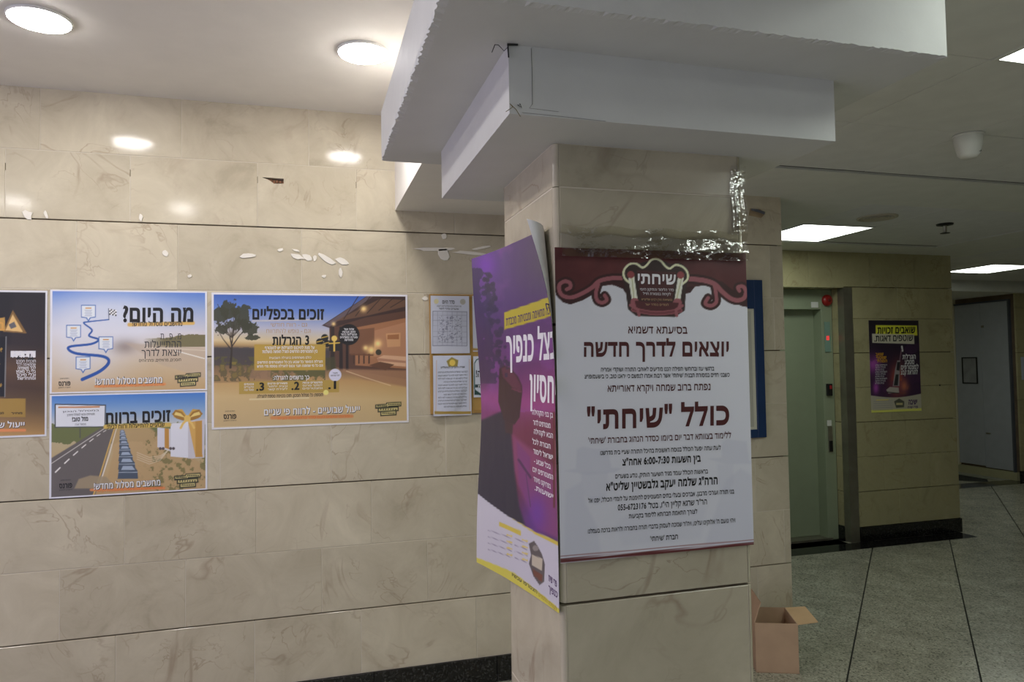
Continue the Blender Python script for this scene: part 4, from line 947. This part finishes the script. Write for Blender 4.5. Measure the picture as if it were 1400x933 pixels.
    s.disc(477, 457.6, 14.5, (30, 28, 30)); s.disc(458.5, 513.4, 8.6, (198, 196, 214)); brush(s, 345, 440, 438, 1.2, (200, 186, 170)); brush(s, 372, 482, 571.5, 4.5, (196, 130, 80)); brush(s, 342, 422, 546, 2, (206, 190, 150)); s.disc(446, 537.5, 3.6, (222, 206, 120))
    badge(s, 514, 551, 550, 570); s.border((.011, .016), (208, 206, 212)); s.line([(291, 586), (560, 577)], 1, (204, 196, 180))
S.paint(350, 245, art)
S.text('זוכים בכפליים', 344.8, 442.8, 436.6, 13.5, I_BLK, 'x', name='heading'); S.text('גם - רווח חודשי', 370, 419.6, 446.8, 5, I_TAN); S.text('וגם - נופש להתרווח', 363.8, 424.6, 455.4, 5, I_TAN)
S.text('3 הגרלות', 372.3, 422.5, 471.6, 10.5, I_BLK, 'x', name='heading')
for t, a, b, y, h, st in (('על מנת להיכנס להגרלות יש להצטרף', 362, 430, 477.6, 3.6, 'b'), ('בין המצטרפים החדשים תוגרל חופשה מושלמת', 358.6, 434, 482.8, 3.6, 'b'), ('כולם משתתפים בהגרלה השבועית', 368, 425.5, 491, 2.8, 'r'), ('הגרלת הסופר כל שבוע בין כל המצטרפים החדשים', 351.8, 441, 497, 3, 'b'), ('וגם כל מי שמפנה חבר נכנס להגרלה נוספת מדי חודש', 351.5, 441.5, 502.4, 3, 'b')):
    S.text(t, a, b, y, h, I_WHT, st)
S.text('כך נרשמים להגרלה:', 373.5, 423, 519.6, 5, I_WHT, 'b')
for n_, a, y, xa, tt in (('1.', 449, 532.4, 414, ('מתקשרים עכשיו', 'למוקד פורנס', 'ומצטרפים')), ('2.', 398.6, 533.6, 366, ('משאירים פרטים', 'ונציג יחזור', 'ליצירת קשר')), ('3.', 350.4, 534.6, 334, ('נכנסים', 'ומקבלים', 'מספר זוכה'))):
    S.text(n_, a, a+11, y, 9, I_BLK, 'x')
    for k, t in enumerate(tt): S.text(t, xa, xa+(27 if n_ != '3.' else 13), y-7.4+k*4, 2.4, I_WHT, 'b' if k == 0 else 'r')
S.text('תוספת: כל מסלול חסכון, תזכו בכניסה נוספת להגרלה.', 351, 442, 543.8, 3.8, I_BLK, 'b')
S.text('ייעול שבועיים - לרווח פי שניים', 362, 493.4, 567.6, 8.6, I_NAVY, 'x', lift=-.0003); S.text('ייעול שבועיים - לרווח פי שניים', 361.4, 492.8, 566.8, 7.8, I_WHT, 'b', lift=.0004); S.text('פורנס עושים לכם סדר בחשבונות הבית', 380, 479, 573.6, 3.6, I_ORG); brand(S, 306, 323.5, 573.5)
for k, (t, a) in enumerate((('אחת ועוד', 7), ('הזמן ועכשיו', 9), ('ההגרלות ביחד', 11), ('ומערכת המשלוחים', 12), ('מתחדשת', 6))): S.text(t, 477-a, 477+a, 451.5+k*3.7, 2.6, I_WHT, 'b')
S.text('תקציר', 455, 462, 511.5, 1.6, I_NAVY, 'b'); S.text('לכל הפרטים', 452.5, 464.5, 515, 1.8, I_NAVY, 'b')
# D: dark poster cut by the frame
S = Sheet('poster', [(-260, 394), (65, 397.4), (65.5, 597), (-262, 613)], flat(-1.955, -1.063, 1.294, 1.916, YW-.0025, .001, 4), 'dark brown and gold poster cut off by the left edge of the view', **GL)
def art(s):
    s.grad(s.Y+(s.X-30)*-.1, [(395, (32, 30, 34)), (470, (46, 38, 38)), (505, (84, 62, 44)), (530, (70, 52, 40)), (560, (100, 78, 52)), (600, (176, 138, 84))])
    s.poly([(-20, 398), (22, 398), (18, 470), (-20, 470)], (26, 25, 28), .6, 8)
    s.poly([(-250, 462), (14, 461), (13, 543), (-250, 546)], (20, 20, 22)); s.line([(14, 461), (13, 543)], 1.4, (120, 120, 120)); s.disc(-1, 510, 4, (190, 190, 190)); s.put(((s.noise(4, 6) > .66) & (s.X < 10) & (s.Y > 465) & (s.Y < 530)), (180, 140, 60), .8)
    s.poly([(10, 454), (22, 424), (40, 456)], (120, 90, 50)); s.poly([(13, 452), (22, 430), (35, 454)], (206, 170, 110)); s.poly([(17, 444), (24, 440), (27, 447), (20, 450)], (90, 88, 92))
    s.poly([(-20, 440), (12, 434), (13, 452), (-20, 450)], (176, 136, 70))
    s.box(-120, 545.5, 39, 571, (150, 120, 56)); brush(s, -80, 38, 590, 4, (206, 130, 80)); s.border((.008, .013), (200, 200, 206))
    s.box(20, 480, 51, 488.5, (206, 206, 212)); s.put(((s.X > 27) & (s.X < 48) & (s.Y > 484) & (s.Y < 493) & (s.noise(4, 2) > .45)), (30, 30, 30))
S.paint(330, 200, art)
S.text('המי', 21, 50, 488, 7.4, I_WHT, 'x'); S.text('מרוויח', 22, 51, 489, 7, I_WHT, 'b')
for k, (t, st) in enumerate((('תוכנית חסכון', 'r'), ('שמתאימה לכל', 'r'), ('לכל משפחה', 'b'), ('בלי כל מאמץ', 'b'), ('ובלי סיכון', 'b'), ('ומתחדשת', 'b'))): S.text(t, 27+k % 3, 51.5, 496+k*4.7, 3.6, I_WHT, st)
S.text('הגרלה 2', -12, 5, 561, 5, I_BLK, 'x'); S.text('מחיר', 21, 35, 567, 2.6, I_BLK, 'b'); S.text('מבצע', 0, 12, 567, 2.6, I_BLK, 'b')
S.text('ייעול שבועיים - לרווח', -60, 38.6, 587, 7.2, I_NAVY, 'x', lift=-.0003); S.text('ייעול שבועיים - לרווח', -60.6, 38, 586.4, 6.8, I_WHT, 'b', lift=.0004)
S.text('ביחד', -22, 12, 452, 11, plain('embossed_gold_letters', (214, 160, 80), .4), 'x')

# ---------------- cork board with notices
ck = thing('cork_board', (.9, YW, 1.33), 'golden cork notice board on the wall behind the pillar', 'notice board')
box('cork', .60, 1.28, YW-.012, YW-.001, 1.345, 1.905, CORK, ck)
bm = bmesh.new()
for a in ((.585, .60, 1.33, 1.92), (1.28, 1.295, 1.33, 1.92), (.60, 1.28, 1.33, 1.345), (.60, 1.28, 1.905, 1.92)): bmbox(bm, a[0]-.9, a[1]-.9, -.018, -.001, a[2]-1.33, a[3]-1.33, .002)
bm_obj('frame', bm, CORKF, ck)
PN = dict(cat='notice', gain=1.5, group='notices pinned on the cork board')
S = Sheet('notice', [(588.5, 405), (645, 405), (646, 484), (590, 486)], flat(.5905, .783, 1.628, 1.912, YW-.0195, .0015, 1), 'white timetable notice with a boxed grid, upper left of the cork board', **PN)
def art(s):
    s.grad(s.Y, [(400, (176, 178, 190)), (490, (166, 168, 178))]); s.line([(592, 427), (642, 427), (642, 474), (592, 475), (592, 427)], .8, (90, 92, 110)); s.box(593, 428, 641, 474, (148, 150, 162), .5)
    for k in range(7): s.line([(592+k*7.1, 427), (592+k*7.1, 475)], .4, (120, 122, 136)); 
    for k in range(6): s.line([(592, 432+k*7.6), (642, 432+k*7.6)], .4, (120, 122, 136))
    s.put((s.noise(1.6, 4) > .6)*((s.X > 600) & (s.X < 634) & (s.Y > 433) & (s.Y < 470)), (100, 100, 116), .8)
    s.disc(597, 413, 3.5, (180, 170, 120), .8); s.disc(636, 413, 4, (140, 136, 120), .8)
S.paint(70, 90, art); S.text('סדר היום', 606, 624, 416, 4.5, I_BLK, 'b'); S.text('זמני התפילות בבית המדרש לימות השבוע', 598, 634, 420.5, 2, I_NAVY); S.text('שיעורים וסדרי לימוד', 601, 630, 424.4, 2.2, I_NAVY, 'b')
S = Sheet('notice', [(592, 488), (644, 488), (648, 567), (592.5, 569)], flat(.598, .788, 1.322, 1.617, YW-.0205, .003, 2), 'white letter with a gold crest and gold foot strip, lower left of the cork board', **PN)
def art(s):
    s.grad(s.Y, [(488, (178, 182, 196)), (568, (168, 170, 182))]); s.poly([(611, 495), (618, 490), (627, 494), (626, 502), (614, 502)], (132, 118, 60)); s.disc(619, 497, 4, (196, 170, 80)); s.box(594, 562, 647, 566, (140, 116, 56)); s.line([(597, 494), (596, 562)], .6, (180, 140, 110)); s.line([(642, 493), (645, 560)], .6, (180, 140, 110))
    s.poly([(626, 545), (634, 530), (640, 530), (632, 560), (622, 562)], (150, 152, 160), .5, 3)
S.paint(70, 90, art); S.text('אגודת הלומדים והמתפללים', 603, 636, 504, 2.2, I_BLK, 'b')
for k in range(12): S.text(('לכבוד ציבור המתפללים והלומדים שליט״א הננו להודיע', 'כי אי״ה השיעור הקבוע יתקיים בכל יום בשעה הקבועה', 'נא לדייק ולבוא בזמן ויהי רצון שנזכה ללמוד וללמד')[k % 3], 599+(k % 4 == 3)*8, 640, 510+k*4.2, 1.9, I_NAVY)
S = Sheet('notice', [(649, 405), (705, 405), (705, 482), (649.5, 484)], flat(.80, .99, 1.635, 1.914, YW-.0195, .001, 3), 'white letter with a gold foot line, upper right of the cork board', **PN)
def art(s):
    s.grad(s.Y, [(400, (176, 178, 190)), (490, (168, 170, 180))]); s.box(649, 479, 705, 482.5, (150, 124, 66))
S.paint(60, 80, art)
for k in range(8): S.text('הודעה חשובה לציבור המתפללים בבית', 658-(k % 2)*3, 700, 413+k*6, 2.2, I_NAVY, 'b' if k in (1, 7) else 'r')
S = Sheet('notice', [(650, 487), (720, 487), (720, 543), (651, 544.5)], flat(.80, 1.045, 1.408, 1.612, YW-.0195, .001, 4), 'white card with a rounded dark green border, lower right of the cork board', **PN)
def art(s):
    s.grad(s.Y, [(480, (184, 188, 198)), (550, (178, 182, 190))]); r = 7
    s.line([(660, 490), (716, 490), (716, 541), (660, 541), (654, 537), (652, 532), (652, 497), (655, 492), (660, 490)], 1.3, (30, 70, 66)); s.box(653, 526.5, 717, 531, (40, 56, 60)); s.poly([(652, 533), (664, 541), (652, 541)], (30, 60, 58))
S.paint(80, 70, art); S.text('כל המוסיף ברכה!', 654, 716, 515.5, 8, I_NAVY, 'x'); S.text('ישלח לאלתר פדות', 657, 712, 530, 3, I_WHT, 'b')

# ---------------- blue framed board right of the pillar
bf = thing('framed_notice_board', (2.2, YW, 1.14), 'dark blue framed board half hidden behind the right edge of the pillar', 'notice board')
bm = bmesh.new()
for a in ((1.93, 1.985, 1.139, 2.022), (2.42, 2.475, 1.139, 2.022), (1.985, 2.42, 1.139, 1.185), (1.985, 2.42, 1.86, 2.022)): bmbox(bm, a[0]-2.2, a[1]-2.2, -.022, -.001, a[2]-1.14, a[3]-1.14, .002)
bm_obj('frame', bm, BLUEF, bf)
box('panel', 1.985, 2.42, YW-.012, YW-.001, 1.185, 1.86, plain('cream_board_panel', (205, 202, 182), .5), bf)
S = Sheet('notice', [(1018, 410), (1031, 410), (1034, 590), (1018, 590)], flat(2.01, 2.40, 1.20, 1.845, YW-.013, .0, 4), 'cream printed sheet inside the dark blue framed board', cat='notice', gain=1.4)
def art(s): s.grad(s.Y, [(400, (160, 158, 146)), (600, (150, 148, 136))])
S.paint(20, 30, art)
for k in range(2): S.text('דברי חיזוק', 1019, 1027.6, 452+k*90, 5, I_BLK, 'b')

# ---------------- vacuum cleaner poster on the corridor wall
S = Sheet('poster', [(1188, 438), (1256, 439.3), (1262, 562), (1193, 564.5)], flat(4.732, 5.275, 1.103, 1.909, YE-.001, .001, 2), 'black and purple poster of an upright vacuum cleaner on the elevator wall', gain=3.4)
def art(s):
    s.grad(s.Y, [(438, (22, 18, 24)), (480, (26, 18, 30)), (530, (36, 20, 40)), (545, (34, 20, 38))]); n = s.noise(14, 3)
    s.put(np.exp(-((s.X-1195)/10)**2-((s.Y-498)/12)**2)+np.exp(-((s.X-1199)/4)**2-((s.Y-530)/8)**2), (110, 50, 112), .9); s.put(np.exp(-((s.X-1228)/10)**2-((s.Y-520)/22)**2), (120, 52, 40), .9); s.put(np.exp(-((s.X-1238)/5)**2-((s.Y-528)/8)**2), (190, 110, 50), .8); s.put((n > .6)*(s.Y > 470)*.4, (48, 26, 54))
    yb = 539+4*np.sin((s.X-1192)/70*math.pi)*1.0-(s.X-1225)*.03; s.put(s.Y-yb, (112, 108, 96)); s.put(np.clip(s.Y-(563-(s.X-1193)*.036)+2.5, 0, 1), (150, 140, 66))
    s.poly([(1198, 444.5), (1254, 446), (1255, 459.5), (1198, 458)], (156, 144, 40)); s.poly([(1193, 456), (1250.5, 458), (1251, 471), (1193.5, 468.5)], (128, 124, 112))
    s.line([(1234, 474), (1235, 480)], 2.4, (150, 146, 140)); s.line([(1233.5, 478), (1228, 515)], 1.4, (80, 60, 70)); s.poly([(1228, 493), (1232, 493), (1231, 528), (1222, 528), (1225, 505)], (96, 90, 92)); s.poly([(1228, 495), (1232, 495), (1231, 507), (1227, 506)], (24, 22, 26)); s.poly([(1226, 512), (1230, 512), (1229, 527), (1223.5, 527)], (22, 22, 26)); s.poly([(1213, 533), (1218, 529), (1230, 530), (1231, 537), (1216, 538)], (110, 104, 100)); s.line([(1214, 536), (1230, 538)], 1.2, (30, 28, 30))
    s.poly([(1224, 549), (1231, 545), (1238, 549), (1238, 557), (1227, 558)], (50, 50, 44)); s.box(1227, 551, 1236, 554, (120, 112, 80))
    for k in range(5): s.line([(1196, 549+k*3), (1222, 548+k*3)], .6, (84, 82, 92), .7)
    s.line([(1200, 547), (1216, 546.6)], 1, (150, 130, 50))
S.paint(120, 200, art)
S.text('שואבים זכויות', 1200.5, 1252, 456, 8, I_BLK, 'x', name='heading'); S.text('שוטפים דאגות.', 1196, 1249, 466.6, 7.6, I_BLK, 'b', name='heading')
for k, (t, a, b) in enumerate((('הגרלת', 1235, 1253), ('מטבע', 1238, 1251), ('למצטרפים', 1233, 1257), ('להוראת קבע', 1233, 1256))): S.text(t, a, b, 491+k*7, 5.4, I_WHT, 'x')
for k, (t, a, b) in enumerate((('שואב', 1198, 1209), ('שוטף', 1199, 1213), ('המהיר', 1199, 1214))): S.text(t, a, b, 486+k*4.6, 3.6, plain('amber_ink', (220, 160, 40), .4), 'x')
for k in range(9): S.text(('השותפים שלנו', 'בקהילה החדשה', 'בבית המדרש')[k % 3], 1198, 1214-(k % 3)*2, 500+k*3.1, 2.1, I_WHT, 'r')
S.text('ישיבה', 1244, 1256, 553, 6, I_PUR, 'x'); S.text('פרי שיח', 1243, 1257, 558.6, 3, I_PUR, 'b')

# ---------------- torn tape and paper scraps on the left wall
def scrap(x, z, w_, h_, ang, label, y=YW):
    r = random.Random(int(x*1000+z*77)); n = 9; pts = []
    for i in range(n):
        t = 2*math.pi*i/n; k = .65+.45*r.random(); a, b = math.cos(t)*w_*.72*k, math.sin(t)*h_*.8*k
        pts.append((a*math.cos(ang)-b*math.sin(ang), a*math.sin(ang)+b*math.cos(ang)))
    vs = [(a, -.0004, b) for a, b in pts]+[(a*.9, -.0022, b*.9) for a, b in pts]
    fs = [(i, (i+1) % n, (i+1) % n+n, i+n) for i in range(n)]+[tuple(range(n, 2*n))]
    o = mobj('torn_scrap', vs, fs, SCRAPM, label=label, cat='tape scrap'); o.location = (x, y-.002, z)
for x, z, a, b, t, lb in (
    (-.255, 2.09, .06, .016, .1, 'flat white scrap of tape, leftmost of the row over the house poster'),
    (-.035, 2.09, .05, .017, -.3, 'second white scrap from the left in the row over the house poster'),
    (.012, 2.087, .04, .018, -.35, 'third white scrap from the left in the row over the house poster'),
    (.045, 2.085, .014, .02, 0, 'tiny upright scrap in the middle of the row over the house poster'),
    (.10, 2.08, .075, .02, -.6, 'longest slanting white scrap in the row over the house poster'),
    (.17, 2.075, .05, .022, -.4, 'slanting white scrap at the right end of the row over the house poster'),
    (.163, 2.02, .015, .035, 0, 'narrow upright scrap just above the right part of the house poster'),
    (.085, 2.0, .02, .012, 0, 'speck of torn paper below the longest slanting scrap'),
    (-.11, 2.12, .02, .01, .3, 'upper left speck of tape over the house poster, under the dark joint'),
    (-.04, 2.12, .03, .008, -.2, 'thin upper sliver of tape over the house poster, under the dark joint'),
    (-.6, 2.09, .022, .018, -.5, 'small scrap over the right part of the route map poster'),
    (-.5, 1.99, .014, .01, 0, 'tiny white speck over the gap between map and house posters'),
    (-.7, 2.25, .012, .025, .1, 'upright sliver just above the dark joint over the route map poster'),
    (-1.14, 2.24, .03, .03, .5, 'torn scrap on the dark joint near the left edge of the view'),
    (-1.07, 2.245, .012, .03, .2, 'small upright scrap beside the leftmost one on the dark joint'),
    (.665, 2.12, .045, .05, .4, 'largest torn white scrap on the shaded wall above the cork board'),
    (.665, 2.21, .02, .02, 0, 'small scrap under the joint, above the largest one over the cork board'),
    (.62, 2.145, .16, .012, .04, 'long thin strip of old tape left of the pillar, above the cork board'),
    (.80, 2.13, .14, .012, -.05, 'long thin strip of old tape running behind the pillar edge'),
    (.86, 2.16, .09, .01, .2, 'short tilted strip of old tape close beside the pillar'),
    (.565, 1.90, .022, .016, .3, 'white scrap at the upper left corner of the cork board')):
    scrap(x, z, a, b, t, lb)
for x in (5.50,): 
    o = lathe('wall_screw', [(0, -.006), (.006, -.005), (.008, 0)], BLACKP, None, 12, (5.49, YE-.0005, 1.325), (math.radians(-90), 0, 0)); o['label'] = 'small black screw head in the stone right of the vacuum poster'; o['category'] = 'screw'
